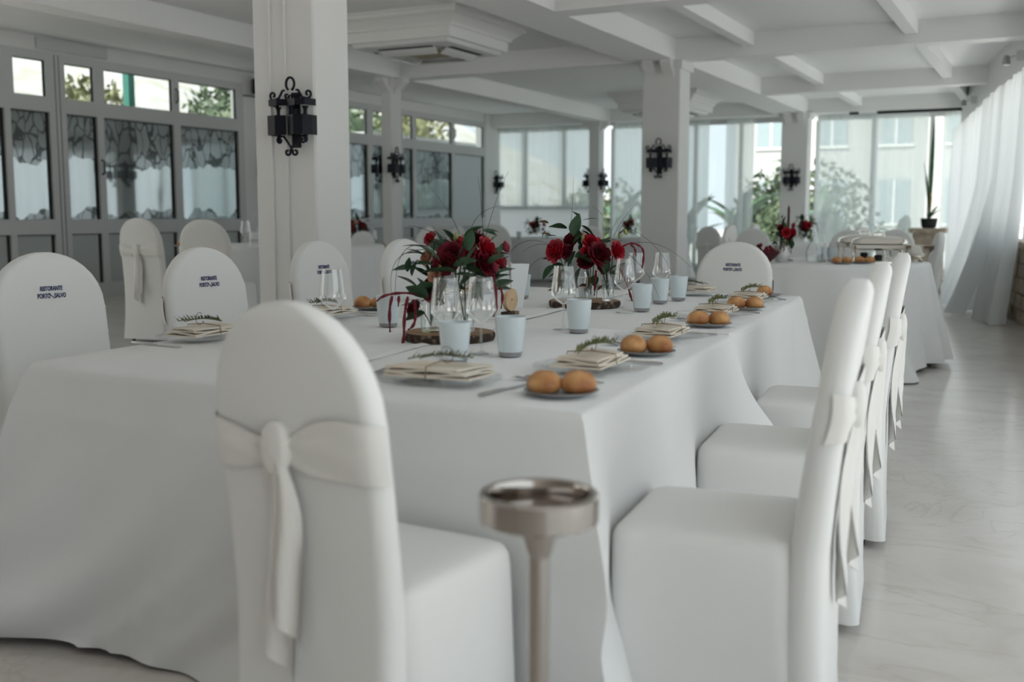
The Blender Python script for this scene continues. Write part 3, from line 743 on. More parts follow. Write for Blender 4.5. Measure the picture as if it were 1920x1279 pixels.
def bun_mesh(seed, n=18):
    rn = random.Random(seed); b = MB(); rings = []
    for k, (r, z) in enumerate(((.02, 0), (.034, .003), (.0395, .014), (.0385, .026), (.031, .038), (.018, .046), (.005, .0485))):
        rings.append([(r * (1 + .05 * math.sin(2 * a + seed) + .03 * math.sin(5 * a + k * .3)) * math.cos(a), r * (1 + .04 * math.sin(3 * a + seed)) * math.sin(a), z * (1 + .03 * math.sin(3 * a))) for a in [2 * math.pi * j / n for j in range(n)]])
    return b.loft(rings).mesh('bread_roll', 'bun', 60)
BUN = [bun_mesh(1), bun_mesh(4)]
def fork_mesh():
    b = MB(); b.loft([[(x - wd, y, z), (x + wd, y, z), (x + wd, y, z + .002), (x - wd, y, z + .002)] for x, y, z, wd in ((0, -.1, .001, .0055), (0, -.06, .003, .0045), (0, .02, .004, .003), (0, .045, .002, .006), (0, .06, .001, .011))])
    for k in range(4):
        x = -.0085 + k * .0057
        b.loft([[(x - .0018, y, z), (x + .0018, y, z), (x + .0018, y, z + .0018), (x - .0018, y, z + .0018)] for y, z in ((.055, .001), (.08, .004), (.1, .006))])
    return b.mesh('fork', 'cutlery', 40)
def knife_mesh():
    b = MB(); b.loft([[(-wd, y, .001), (wd, y, .001), (wd, y, .001 + th), (-wd, y, .001 + th)] for y, wd, th in ((-.11, .006, .005), (-.09, .0065, .006), (-.01, .005, .005), (0, .004, .004))])
    b.loft([[(-w0, y, .002), (w1, y, .002), (w1, y, .0032), (-w0, y, .0032)] for y, w0, w1 in ((0, .004, .004), (.02, .005, .0075), (.08, .005, .008), (.105, .005, .004), (.112, .003, -.001))])
    return b.mesh('table_knife', 'cutlery', 40)
FORK, KNIFE = fork_mesh(), knife_mesh()
TUM, WIN, CHG, NAP, SPR, SPL = tumbler_proto(), wine_proto(), charger_proto(), napkin_proto(), sprig_proto(), side_plate_proto()
used = set()
def put(proto, x, y, z, deg, label, cat, group=None):
    o = proto if proto.name not in used else copy_tree(proto)
    used.add(proto.name); o.location = (x, y, z); o.rotation_euler.z = R(deg)
    return tag(o, label, cat, group)
def put_mesh(name, me, x, y, z, deg, label, cat, group=None):
    o = link(name, me, None, (x, y, z), R(deg)); return tag(o, label, cat, group)
TZ = .752
def place(x, y, deg, where, bread=(-.085, -.375), buns=2, cut=True, sprig=True, z=TZ):
    """guest sits looking along local +y; x,y = centre of the charger"""
    a = R(deg)
    def W(lx, ly): return x + lx * math.cos(a) - ly * math.sin(a), y + lx * math.sin(a) + ly * math.cos(a)
    put(CHG, x, y, z, deg, 'clear glass charger plate ' + where, 'plate', 'glass chargers')
    put(NAP, x, y, z + .0165, deg + 2, 'folded beige napkin tied with twine ' + where, 'napkin', 'folded napkins')
    if sprig: put(SPR, *W(.0, .0), z + .0535, deg + random.uniform(-12, 12), 'rosemary sprig lying on the napkin ' + where, 'herb sprig', 'rosemary sprigs')
    if bread:
        bx, by = W(bread[1], bread[0])
        put(SPL, bx, by, z, 0, 'grey metal bread plate ' + where, 'plate', 'bread plates')
        for k in range(buns):
            s = (-1, 1)[k] if buns == 2 else 0
            px, py = bx + s * .038 * .891, by + s * .038 * .454
            put_mesh('bread_roll', BUN[(k + int(y * 7)) % 2], px, py, z + .006, random.uniform(0, 360),
                     ('left' if s < 0 else 'right' if s > 0 else 'single') + ' golden bread roll ' + where, 'bread roll', 'bread rolls')
    if cut:
        for nm, me, lx, ly, tilt, lb in (('fork', FORK, -.19, -.01, 4, 'steel fork '), ('fork', FORK, -.225, .01, -3, 'outer steel fork '), ('table_knife', KNIFE, .19, -.02, -5, 'steel table knife ')):
            px, py = W(lx, ly); put_mesh(nm, me, px, py, z, deg + tilt, lb + where, nm.replace('table_', ''), 'cutlery on the long table')
place(-1.30, 2.17, 0, 'at the near end of the long table', bread=None)
place(-1.055, 2.52, 90, 'at the first aisle side place from the ashtray')
place(-1.125, 3.27, 90, 'at the second aisle side place from the ashtray')
place(-1.195, 4.12, 90, 'at the third aisle side place from the ashtray')
place(-1.255, 4.86, 90, 'at the last aisle side place of the long table')
place(-1.64, 5.21, 180, 'at the far end of the long table', bread=(-.02, -.37), buns=1)
place(-2.44, 2.60, -90, 'at the first window side place of the long table', bread=None)
place(-2.52, 3.36, -90, 'at the second window side place of the long table', bread=(-.08, -.42))
place(-2.60, 4.42, -90, 'at the third window side place of the long table', bread=(-.05, -.42))
for i, (x, y, lb) in enumerate(((-1.432, 2.471, 'white glass tumbler in front of the nearer bouquet'), (-1.369, 2.676, 'white glass tumbler just right of the nearer bouquet'),
                                (-1.441, 3.33, 'white glass tumbler between the two bouquets'), (-1.534, 4.205, 'white glass tumbler just right of the farther bouquet'),
                                (-1.577, 4.82, 'white glass tumbler nearest the far end chair'), (-2.13, 3.20, 'white glass tumbler behind the drooping amaranth'),
                                (-2.30, 4.62, 'white glass tumbler left of the farther bouquet'), (-1.60, 4.62, 'white glass tumbler behind the pair of far wine glasses'),
                                (-1.93, 4.55, 'white glass tumbler behind the farther bouquet'))):
    put(TUM, x, y, TZ, i * 30, lb, 'tumbler', 'white tumblers')
for i, (x, y, lb) in enumerate(((-1.535, 2.60, 'left wine glass in front of the nearer bouquet'), (-1.465, 2.68, 'right wine glass in front of the nearer bouquet'),
                                (-1.53, 3.40, 'wine glass in front of the farther bouquet'), (-1.575, 4.11, 'wine glass at the right edge of the farther bouquet'),
                                (-1.665, 4.83, 'right glass of the far pair of wine glasses'), (-1.77, 4.76, 'left glass of the far pair of wine glasses'),
                                (-1.90, 3.62, 'wine glass behind the nearer bouquet'), (-2.12, 2.86, 'wine glass rising above the near chair back'),
                                (-2.24, 3.95, 'wine glass beside the window side bread plate'))):
    put(WIN, x, y, TZ, i * 40, lb, 'wine glass', 'wine glasses')

# ------------------------------------------------------------------ flowers
def rose_mesh(name, m, r=.038, seed=0):
    rn = random.Random(seed); b = MB()
    for lay, (n, rad, h, op) in enumerate(((3, .22, 1.0, .05), (4, .42, .98, .25), (5, .66, .86, .55), (6, .92, .66, .95), (6, 1.0, .35, 1.2))):
        for k in range(n):
            a0 = 2 * math.pi * k / n + lay * .7 + rn.uniform(-.1, .1); wd = 2.5 * math.pi / n
            def fn(s, t, a0=a0, wd=wd, rad=rad, h=h, op=op):
                a = a0 + (s - .5) * wd * (.55 + .45 * math.sin(math.pi * min(1, t * .8 + .2)))
                rr = r * rad * (.35 + .65 * t ** .7) + r * .16 * op * max(0, t - .6) * 2
                z = r * (h * (t ** .85) * 1.05 - .1 - .22 * op * max(0, t - .7) - .12 * abs(s - .5) * t)
                return (rr * math.cos(a), rr * math.sin(a), z)
            b.grid(fn, 4, 4)
    b.lathe([(r * .12, -r * .32), (r * .3, -r * .2), (r * .42, r * .1)], 8)
    return b.mesh(name, m, 180, fix=False)
def leaf_mesh(name, m, L=.07, W_=.017, curl=.25):
    def fn(s, t):
        w_ = W_ * math.sin(math.pi * min(1, t * .93 + .05)) ** .8 * (1 - .25 * t)
        e = s * 2 - 1
        return (e * w_, L * t, -curl * L * t * t + .25 * w_ * abs(e) + .0005)
    return MB().grid(fn, 4, 7).mesh(name, m, 180, fix=False)
ROSES = {'red': rose_mesh('rose', 'rose', .042, 1), 'dark': rose_mesh('rose', 'roseb', .042, 2), 'blush': rose_mesh('rose', 'rosep', .026, 3), 'mid': rose_mesh('rose', 'rose', .03, 4)}
LEAF = {'g': leaf_mesh('leaf', 'leaf'), 'b': leaf_mesh('leaf', 'leaf', .06, .024, .15), 'r': leaf_mesh('leaf', 'leafr', .05, .014, .4)}
BUD = MB().lathe([(.002, -.012), (.007, -.006), (.009, .004), (.006, .014), (.001, .02)], 8).mesh('bud', 'bud', 180)
BUDR = MB().lathe([(.002, -.014), (.010, -.006), (.013, .006), (.008, .02), (.001, .027)], 8).mesh('bud', 'amar', 180)
AX = Vector((.891, .454, 0)); DX = Vector((-.454, .891, 0))
def aim(o, d, roll=0):
    o.rotation_mode = 'QUATERNION'; q = Vector(d).to_track_quat('Y', 'Z')
    from mathutils import Quaternion
    o.rotation_quaternion = q @ Quaternion((0, 1, 0), roll)
def bouquet(x, y, z, label, group, k, roses, leaves, buds, amar, grass, stems_to, seed=0):
    """k = metres per unit of the sketch; sketch x runs across the view, y is height above the slab"""
    rn = random.Random(seed)
    o = empty('flower_bouquet', (x, y, z), label=label, cat='flowers', group=group)
    def p3(a, h, d=0): return AX * a * k + DX * d + Vector((0, 0, h * k))
    for (a, h, d, kind, s) in roses:
        r = link('rose', ROSES[kind], o, p3(a, h, d)); r.scale = (s, s, s)
        out = (AX * a * k * 3 - DX * .12 + Vector((0, 0, .12)) + DX * d * 1.5).normalized()
        r.rotation_mode = 'QUATERNION'; r.rotation_quaternion = out.to_track_quat('Z', 'Y')
        foot = Vector(min(stems_to, key=lambda q: (Vector((q[0], q[1], 0)) - Vector((r.location.x, r.location.y, 0))).length))
        MB().tube(bez(foot, (foot + r.location) / 2 + Vector((0, 0, .03)), Vector(r.location) - out * .012, 5), .0022, 5).build('stem', 'leaf', o)
    for (a, h, d, kind, s, da, dh) in leaves:
        l = link('leaf', LEAF[kind], o, p3(a, h, d)); l.scale = (s, s, s)
        aim(l, AX * da + Vector((0, 0, dh)) - DX * .25 * rn.uniform(-.5, 1.2), rn.uniform(-.7, .7))
    for (a, h, d, kind) in buds:
        l = link('bud', BUDR if kind else BUD, o, p3(a, h, d)); aim(l, (rn.uniform(-.3, .3), rn.uniform(-.3, .3), 1))
        l.rotation_mode = 'QUATERNION'; l.rotation_quaternion = Vector((rn.uniform(-.5, .5), rn.uniform(-.5, .3), 1)).to_track_quat('Z', 'Y')
    for path in amar:
        pts = [p3(a, h, d) for a, h, d in path]; fine = []
        for i in range(len(pts) - 1):
            for t in range(5): fine.append(pts[i].lerp(pts[i + 1], t / 5))
        fine.append(pts[-1])
        n = len(fine); fine = [(fine[max(0, i - 2)] + fine[max(0, i - 1)] + fine[i] + fine[min(n - 1, i + 1)] + fine[min(n - 1, i + 2)]) / 5 for i in range(n)]
        MB().tube(fine, [(.0035 + .0022 * math.sin(i * 2.4) ** 2) * (1 if i < n - 3 else .6) for i in range(n)], 6).build('amaranth', 'amar', o, 180)
    for path in grass:
        pts = [p3(a, h, d) for a, h, d in path]
        q = bez(pts[0], pts[1], pts[2], 10); MB().tube(q, [.0012 * (1 - .6 * i / 10) for i in range(11)], 4).build('grass_blade', 'grass', o)
    return o
def slab(x, y, r, label, seed):
    rn = random.Random(seed); o = empty('wood_slice', (x, y, TZ), label=label, cat='wood slice', group='wood slices under the bouquets')
    n = 30; rad = [r * (1 + .04 * math.sin(3 * a + seed) + .015 * rn.uniform(-1, 1)) for a in [2 * math.pi * j / n for j in range(n)]]
    ring = lambda s, z: [(rad[j] * s * math.cos(2 * math.pi * j / n), rad[j] * s * math.sin(2 * math.pi * j / n), z) for j in range(n)]
    MB().loft([ring(.97, 0), ring(1.0, .008), ring(1.01, .018), ring(.985, .027)], True, False).build('bark', 'bark', o, 40)
    MB().loft([ring(.985, .027), ring(.9, .0275), ring(.5, .028)], False, True).build('cut_face', 'wood', o, 40)
    return o
def vase(x, y, h, r, label, kind=0):
    o = empty('glass_vase', (x, y, TZ + .028), label=label, cat='vase', group='small glass vases')
    pr = [(r * .9, 0), (r, .005), (r, h * .55), (r * .55, h * .75), (r * .5, h * .93), (r * .58, h)] if kind else [(r * .8, 0), (r * .85, .005), (r * 1.05, h * .45), (r * .85, h * .85), (r * .95, h)]
    MB().lathe(pr, 20, cap1=False).build('body', 'glass', o, 60, fix=False)
    MB().lathe([(r * .86, .005), (r * .9, h * .4)], 16).build('water', 'glass', o, 60)
    return o
SA = (-1.735, 2.955)
slab(*SA, .145, 'bark edged wood slice under the nearer bouquet', 1)
ov = []
for i, (a, d, h, r, lb) in enumerate(((-.055, -.03, .10, .036, 'left'), (.055, -.035, .10, .03, 'right'), (.01, .06, .12, .034, 'rear'))):
    q = AX * a + DX * d; ov.append((q.x, q.y, .02)); vase(SA[0] + q.x, SA[1] + q.y, h, r, lb + ' small glass vase under the nearer bouquet', i % 2)
kA = .00165
def sk(u, v, d=0): return ((u - 838), (628 - v), d)
rosesA = [(*sk(845, 480, -.04), 'dark', .95), (*sk(872, 470, .0), 'red', .85), (*sk(908, 470, -.02), 'red', .9), (*sk(903, 498, -.05), 'dark', 1.0), (*sk(928, 487, -.03), 'mid', .9),
          (*sk(835, 497, -.06), 'dark', .9), (*sk(808, 545, -.05), 'dark', .8), (*sk(776, 585, -.03), 'dark', .7), (*sk(805, 450, .02), 'mid', .8), (*sk(800, 487, .0), 'blush', 1.), (*sk(873, 457, .03), 'blush', 1.0),
          (*sk(815, 520, -.07), 'blush', .8), (*sk(858, 468, .05), 'red', .9), (*sk(890, 455, .06), 'dark', .9)]
rl = random.Random(12)
leavesA = [(*sk(*p), kd, s, da, dh) for p, kd, s, da, dh in (
    ((800, 468, -.02), 'g', 1.15, -1, .35), ((795, 480, 0), 'g', 1.1, -1, .25), ((775, 505, -.02), 'g', 1.0, -1, .1), ((780, 545, -.02), 'g', 1.1, -.8, .75), ((770, 520, -.03), 'b', .9, .2, 1),
    ((800, 555, -.05), 'b', 1.1, -.4, 1), ((790, 575, -.03), 'g', 1.0, -1, .2), ((830, 470, -.02), 'b', 1.2, -.3, 1), ((850, 500, -.09), 'b', 1.3, .8, .3), ((855, 510, -.1), 'b', 1.3, -.8, .1),
    ((875, 505, -.1), 'b', 1.2, .5, -.1), ((880, 470, -.09), 'b', 1.1, .1, 1), ((870, 445, 0), 'g', .9, .7, .6), ((880, 440, .02), 'g', .8, .9, .1), ((935, 495, -.02), 'b', 1.1, .1, 1), ((850, 455, .02), 'g', .8, -.5, .8),
    ((905, 435, 0), 'g', .7, 1, .2), ((905, 432, 0), 'g', .7, 1, -.2), ((925, 510, -.03), 'b', .9, .4, -.8), ((835, 520, -.1), 'b', 1.2, -.5, -.4), ((890, 515, -.09), 'b', 1.0, 1, -.2), ((760, 512, -.02), 'g', .7, .1, 1.),
    ((815, 500, -.06), 'b', 1.2, -1, .2), ((862, 490, -.11), 'b', 1.1, .2, .9), ((915, 495, -.08), 'b', 1.0, .8, .5))]
for _ in range(60):
    u, v = rl.uniform(795, 935), rl.uniform(455, 575); leavesA.append((*sk(u, v, rl.uniform(-.03, .09)), rl.choice('gb'), rl.uniform(.7, 1.1), (u - 860) / 60 + rl.uniform(-.4, .4), rl.uniform(-.3, 1)))
leavesA += [(*sk(u, v, d), 'b', sc, da, dh) for u, v, d, sc, da, dh in ((838, 508, -.13, 1.3, -.9, .1), (858, 515, -.13, 1.4, .9, 0), (875, 498, -.13, 1.3, .3, .7), (826, 490, -.12, 1.2, -.6, .7), (900, 520, -.12, 1.2, .8, -.2), (845, 525, -.12, 1.2, -.4, -.6), (888, 525, -.12, 1.1, .3, -.8), (815, 535, -.1, 1.2, -.8, -.2), (800, 560, -.08, 1.3, -.7, .5), (795, 590, -.06, 1.1, -.8, -.2))]
budsA = [(*sk(853, 447, 0), 0), (*sk(952, 468, -.02), 1), (*sk(826, 508, -.08), 0), (*sk(915, 455, .01), 0), (*sk(944, 500, -.02), 1), (*sk(930, 505, -.05), 1)]
amarA = [[sk(812, 575, -.05), sk(785, 552, -.07), sk(745, 550, -.08), sk(716, 556, -.08), sk(703, 568, -.08)], [sk(735, 553, -.08), sk(728, 580, -.08), sk(729, 632, -.08)], [sk(765, 553, -.08), sk(757, 590, -.09), sk(756, 640, -.09), sk(750, 655, -.09)],
         [sk(775, 560, -.08), sk(779, 590, -.09), sk(776, 612, -.09), sk(762, 622, -.09)], [sk(747, 553, -.08), sk(745, 580, -.08)], [sk(925, 500, -.04), sk(930, 540, -.05), sk(933, 580, -.06), sk(925, 600, -.06)], [sk(930, 530, .02), sk(945, 555, .02), sk(940, 590, .02)]]
grassA = [(sk(905, 470), sk(908, 400), sk(896, 330)), (sk(905, 470), sk(925, 380), sk(955, 320)), (sk(860, 440), sk(845, 395), sk(795, 340)), (sk(835, 450), sk(790, 425), sk(760, 424)), (sk(800, 465), sk(730, 440), sk(735, 570)), (sk(880, 440), sk(890, 390), sk(945, 385)), (sk(955, 480), sk(985, 435), sk(1040, 462)), (sk(790, 470), sk(715, 470), sk(728, 560))]
bouquet(SA[0], SA[1], TZ + .028, 'nearer bouquet of red and burgundy roses with drooping amaranth', 'centrepiece bouquets', kA, rosesA, leavesA, budsA, amarA, grassA, ov, 3)
SB = (-1.845, 4.325)
slab(*SB, .155, 'bark edged wood slice under the farther bouquet', 2)
ov2 = []
for i, (a, d, h, r, lb) in enumerate(((-.07, 0, .11, .034, 'left'), (.03, .03, .12, .032, 'middle'), (.10, -.05, .13, .026, 'right'))):
    q = AX * a + DX * d; ov2.append((q.x, q.y, .02)); vase(SB[0] + q.x, SB[1] + q.y, h, r, lb + ' small glass vase under the farther bouquet', (i + 1) % 2)
kB = .00228
def sb(u, v, d=0): return ((u - 1095), (562 - v), d)
rosesB = [(*sb(1040, 468, -.08), 'red', 1.15), (*sb(1150, 468, -.08), 'red', 1.0), (*sb(1070, 450, 0), 'dark', .9), (*sb(1104, 452, -.02), 'red', .85), (*sb(1118, 475, -.06), 'dark', 1.25), (*sb(1125, 495, -.05), 'dark', .9), (*sb(1085, 444, .03), 'blush', 1.0),
          (*sb(1120, 456, .02), 'mid', 1.), (*sb(1062, 470, -.02), 'dark', .8), (*sb(1095, 490, -.03), 'dark', .8), (*sb(1095, 470, -.05), 'mid', .8)]
leavesB = [(*sb(*p), kd, s, da, dh) for p, kd, s, da, dh in (
    ((1076, 440, -.02), 'b', 1.7, .05, 1), ((1060, 425, 0), 'g', 1.2, -1, .3), ((1055, 420, 0), 'g', 1.0, -.8, .1), ((1090, 410, 0), 'g', 1.0, .9, .3), ((1085, 405, 0), 'g', .7, -.5, .6), ((1088, 420, 0), 'g', 1.1, .9, -.5), ((1090, 430, .0), 'g', .9, .8, -.4),
    ((1040, 440, 0), 'g', .9, -1, .2), ((1030, 440, 0), 'r', .9, -.7, .5), ((1035, 495, -.05), 'b', 1.3, -.5, -.5), ((1045, 500, -.06), 'r', 1.5, -.3, -1), ((1040, 525, -.06), 'r', 1.2, -.2, -1), ((1130, 500, -.08), 'b', 1.5, .2, -1), ((1075, 480, -.07), 'b', 1.2, .6, .3),
    ((1085, 500, -.07), 'b', 1.2, -.3, -.7), ((1070, 455, -.05), 'b', 1.1, .6, .8), ((1100, 515, -.05), 'r', 1.2, .2, -1), ((1105, 490, -.07), 'b', 1.1, -.6, .4), ((1025, 415, .02), 'r', .9, -.7, .3), ((1020, 430, .02), 'r', .8, -.5, -.5), ((1135, 485, -.08), 'b', 1.0, -.2, -.9), ((1160, 440, 0), 'r', .8, .4, 1))]
for _ in range(55):
    u, v = rl.uniform(1035, 1155), rl.uniform(440, 545); leavesB.append((*sb(u, v, rl.uniform(-.03, .08)), rl.choice('gbr'), rl.uniform(.7, 1.1), (u - 1095) / 60 + rl.uniform(-.4, .4), rl.uniform(-.8, 1)))
budsB = [(*sb(1162, 440, 0), 0), (*sb(1173, 432, 0), 0), (*sb(1090, 445, -.03), 0)]
amarB = [[sb(1160, 462, -.03), sb(1180, 452, -.03), sb(1195, 455, -.03), sb(1207, 465, -.03), sb(1206, 490, -.03), sb(1203, 502, -.03)], [sb(1180, 455, -.03), sb(1190, 462, -.03), sb(1192, 478, -.03)], [sb(1160, 495, -.05), sb(1166, 515, -.05), sb(1175, 530, -.05), sb(1182, 555, -.05), sb(1185, 564, -.05)], [sb(1115, 500, -.06), sb(1113, 530, -.06), sb(1112, 555, -.06)]]
grassB = [(sb(1065, 440), sb(1072, 380), sb(1072, 330)), (sb(1140, 450), sb(1148, 415), sb(1165, 400)), (sb(1150, 440), sb(1165, 405), sb(1195, 375)), (sb(1135, 440), sb(1140, 400), sb(1108, 382)), (sb(1160, 460), sb(1235, 430), sb(1300, 500)), (sb(1165, 420), sb(1235, 440), sb(1268, 520)), (sb(1180, 475), sb(1215, 500), sb(1240, 560)), (sb(1050, 470), sb(1010, 440), sb(975, 470)), (sb(1040, 475), sb(1000, 480), sb(990, 500)), (sb(1165, 440), sb(1150, 425), sb(1180, 410))]
BQ = bouquet(SB[0], SB[1], TZ + .028, 'farther bouquet with two bright red roses facing the viewer', 'centrepiece bouquets', kB, rosesB, leavesB, budsB, amarB, grassB, ov2, 5)
# wooden disc holding a white menu card
o = empty('card_holder', (-1.955, 3.82, TZ), R(86), 'pale wood disc stand with a hole beside the nearer bouquet', 'card holder')
MB().lathe([(.006, -.009), (.046, -.009), (.048, 0), (.046, .009), (.006, .009), (.006, -.009)], 24, cap0=False, cap1=False).xf(Matrix.Translation((0, 0, .060)) @ Matrix.Rotation(math.pi / 2, 4, 'X')).build('disc', 'palewood', o, 40)
MB().loft([rrect(.05, .022, .02, 0), rrect(.05, .022, .02, .012)]).build('foot', 'bark', o, 40)
o = empty('menu_card', (-2.06, 4.10, TZ), R(27), 'plain white card standing behind the wood disc', 'card')
MB().add([(-.028, 0, 0), (.02, 0, 0), (.05, .03, .19), (-.03, .03, .19), (-.028, .0015, 0), (.02, .0015, 0), (.05, .0315, .19), (-.03, .0315, .19)], [(0, 1, 2, 3), (7, 6, 5, 4), (0, 4, 5, 1), (1, 5, 6, 2), (2, 6, 7, 3), (3, 7, 4, 0)]).build('sheet', 'card', o)

# ------------------------------------------------------------------ serving table at the right
def round_cloth(cx, cy, r, ztop, zb, label, seed, flare=.1, corner=.33, amp=.03, n=150, rot=0.3, nf=15):
    rn = random.Random(seed); ph = rn.uniform(0, 6); rings = []
    for d in [0, .008, .02, .05] + [.05 + .95 * k / 14 for k in range(1, 15)]:
        ring = []
        for j in range(n):
            a = 2 * math.pi * j / n
            c = max(0, math.cos(2 * (a - rot))) ** 6 * 1.0
            rr = r + .01 * min(1, d / .02) + flare * d + corner * c * d ** 1.3 + amp * d * (math.sin(nf * a + ph + math.sin(3 * a)) + .4 * math.sin(27 * a + ph))
            z = ztop - (ztop - zb) * d * (1 if c > .2 else .96 + .04 * c * 5)
            ring.append((cx + rr * math.cos(a), cy + rr * math.sin(a), max(.006, z)))
        rings.append(ring)
    return tag(MB().loft(rings, True, False).build('tablecloth', 'cloth', None, 60), label, 'tablecloth')
QX, QY, QZ = -1.72, 8.85, .78
round_cloth(QX, QY, .84, QZ, .01, 'white cloth on the round serving table beside the aisle', 3, .14, .5, .042, rot=R(-58), nf=21)
qz = QZ + .002
def rel(a, d): q = AX * a + DX * d; return QX + q.x, QY + q.y
# silver chafing dish and tea things
def chafer(x, y, deg, label):
    o = empty('chafing_dish', (x, y, qz), R(deg), label, 'serving dish')
    MB().loft([rrect(a, b, .03, z) for a, b, z in ((.22, .14, .0), (.22, .14, .012), (.2, .12, .02))]).build('tray', 'silver', o, 40)
    for sx in (-1, 1):
        for sy in (-1, 1): MB().tube([(sx * .19, sy * .11, .015), (sx * .18, sy * .11, .07), (sx * .19, sy * .12, .12)], .008, 6).build('leg', 'silver', o, 40)
    MB().loft([rrect(a, b, .04, z) for a, b, z in ((.17, .10, .10), (.21, .135, .115), (.215, .14, .14), (.2, .125, .15))]).build('pan', 'silver', o, 40)
    MB().loft([rrect(a, b, .05, z) for a, b, z in ((.205, .13, .15), (.195, .12, .18), (.14, .08, .2), (.05, .03, .208))]).build('lid', 'silver', o, 50)
    MB().tube([(-.04, 0, .205), (-.035, 0, .235), (.035, 0, .235), (.04, 0, .205)], .007, 6).build('lid_handle', 'silver', o, 40)
    MB().lathe([(.03, 0), (.032, .04), (.02, .045)], 12, (0, 0, .018)).build('burner', 'black', o, 40)
    return o
x, y = rel(.36, -.36); chafer(x, y, 14, 'nearer silver chafing dish on the round serving table')
x, y = rel(.42, .16); chafer(x, y, 20, 'farther silver chafing dish on the round serving table')
x, y = rel(.72, -.16); o = empty('silver_bowl', (x, y, qz), 0, 'ribbed silver bowl at the right of the round serving table', 'bowl')
n = 40
MB().loft([[(r * (1 + .03 * math.sin(10 * a)) * math.cos(a), r * (1 + .03 * math.sin(10 * a)) * math.sin(a), z) for a in [2 * math.pi * j / n for j in range(n)]] for r, z in ((.06, 0), (.06, .012), (.035, .03), (.08, .05), (.125, .085), (.14, .13), (.136, .13), (.12, .088), (.05, .055))]).build('bowl', 'silver', o, 50)
x, y = rel(.02, -.55)
put(SPL, x, y, qz, 0, 'grey bread plate at the front of the round serving table', 'plate', 'bread plates')
for s, lb in ((-1, 'left'), (1, 'right')):
    put_mesh('bread_roll', BUN[s > 0], x + s * .04 * .891, y + s * .04 * .454, qz + .006, 40 * s, lb + ' bread roll on the front plate of the serving table', 'bread roll', 'bread rolls')
x, y = rel(.2, -.47); put(SPL, x, y, qz, 0, 'grey bread plate beside the silver chafing dish', 'plate', 'bread plates')
put_mesh('bread_roll', BUN[0], x - .02, y + .0, qz + .006, 10, 'dark bread roll beside the silver chafing dish', 'bread roll', 'bread rolls')
put_mesh('bread_roll', BUN[1], x + .05, y + .03, qz + .006, 70, 'bread roll half behind the aisle side chair on the serving table', 'bread roll', 'bread rolls')
x, y = rel(-.12, -.3)
o = empty('glass_carafe', (x, y, qz), 0, 'clear glass carafe on the round serving table', 'carafe')
MB().lathe([(.06, 0), (.066, .01), (.07, .08), (.05, .14), (.024, .19), (.022, .25), (.034, .27)], 24, cap1=False).build('body', 'glass', o, 60, fix=False)
MB().tube([(.024, 0, .24), (.075, 0, .22), (.08, 0, .15), (.064, 0, .1)], .006, 6).build('handle', 'glass', o, 60)
MB().lathe([(.058, .012), (.066, .07)], 20).build('water', 'glass', o, 60)
x, y = rel(-.03, -.12)
for i, (a, d, lb) in enumerate(((-.02, -.15, 'white tumbler behind the carafe on the serving table'), (.08, -.1, 'white tumbler right of the carafe on the serving table'))):
    put(TUM, *rel(a, d), qz, 0, lb, 'tumbler', 'white tumblers')
x, y = rel(-.5, -.25)
o = empty('fruit_bowl', (x, y, qz), 0, 'dark red bowl of grapes at the left of the serving table', 'bowl')
MB().lathe([(.05, 0), (.055, .01), (.10, .05), (.13, .085), (.125, .085), (.09, .05), (.02, .02)], 24).build('bowl', 'candle', o, 40)
rg = random.Random(4); b = MB()
for _ in range(46):
    a, r_ = rg.uniform(0, 6.28), .10 * math.sqrt(rg.random()); c = (r_ * math.cos(a), r_ * math.sin(a), .075 + .07 * (1 - (r_ / .1) ** 2) * rg.random())
    b.lathe([(.003, -.014), (.013, -.006), (.014, .004), (.008, .013), (.001, .0155)], 7, c)
g = b.build('grapes', 'roseb', o, 60); g['kind'] = 'stuff'
x, y = rel(-.34, -.15)
o = copy_tree(BQ); o.location = (x, y, qz + .06); o.scale = (.72, .72, .8); o.rotation_euler.z = R(60); tag(o, 'red and white bouquet standing on the round serving table', 'flowers', 'serving table bouquets')
o = empty('stone_vase', (x, y, qz), 0, 'small pale vase under the serving table bouquet', 'vase')
MB().lathe([(.045, 0), (.05, .01), (.06, .06), (.05, .11), (.055, .13), (.048, .13), (.03, .06)], 20).build('body', 'wax', o, 50)
x, y = rel(-.24, .05)
o = empty('candlestick', (x, y, qz), 0, 'tall burgundy candle in a turned holder on the serving table', 'candle')
MB().lathe([(.045, 0), (.045, .008), (.015, .02), (.009, .05), (.014, .07), (.008, .1), (.012, .16), (.018, .18), (.012, .19)], 16).build('holder', 'pewter', o, 40)
MB().lathe([(.011, .185), (.0105, .42), (.008, .435), (.002, .445)], 12).build('candle', 'candle', o, 50)
MB().tube([(0, 0, .44), (.001, 0, .455)], .0012, 4).build('wick', 'black', o)
GR = 'covered chairs round the serving table'
chair(-3.26, 12.8, 12, 'grey shaded chair at the left rear of the round serving table', GR)
chair(-1.95, 11.25, 176, 'left of two overlapping white chairs behind the round serving table', GR)
chair(-1.62, 12.1, 170, 'right of two overlapping white chairs behind the round serving table', GR)
chair(-1.22, 10.4, 104, 'white chair seen edge on behind the right end of the serving table', GR)

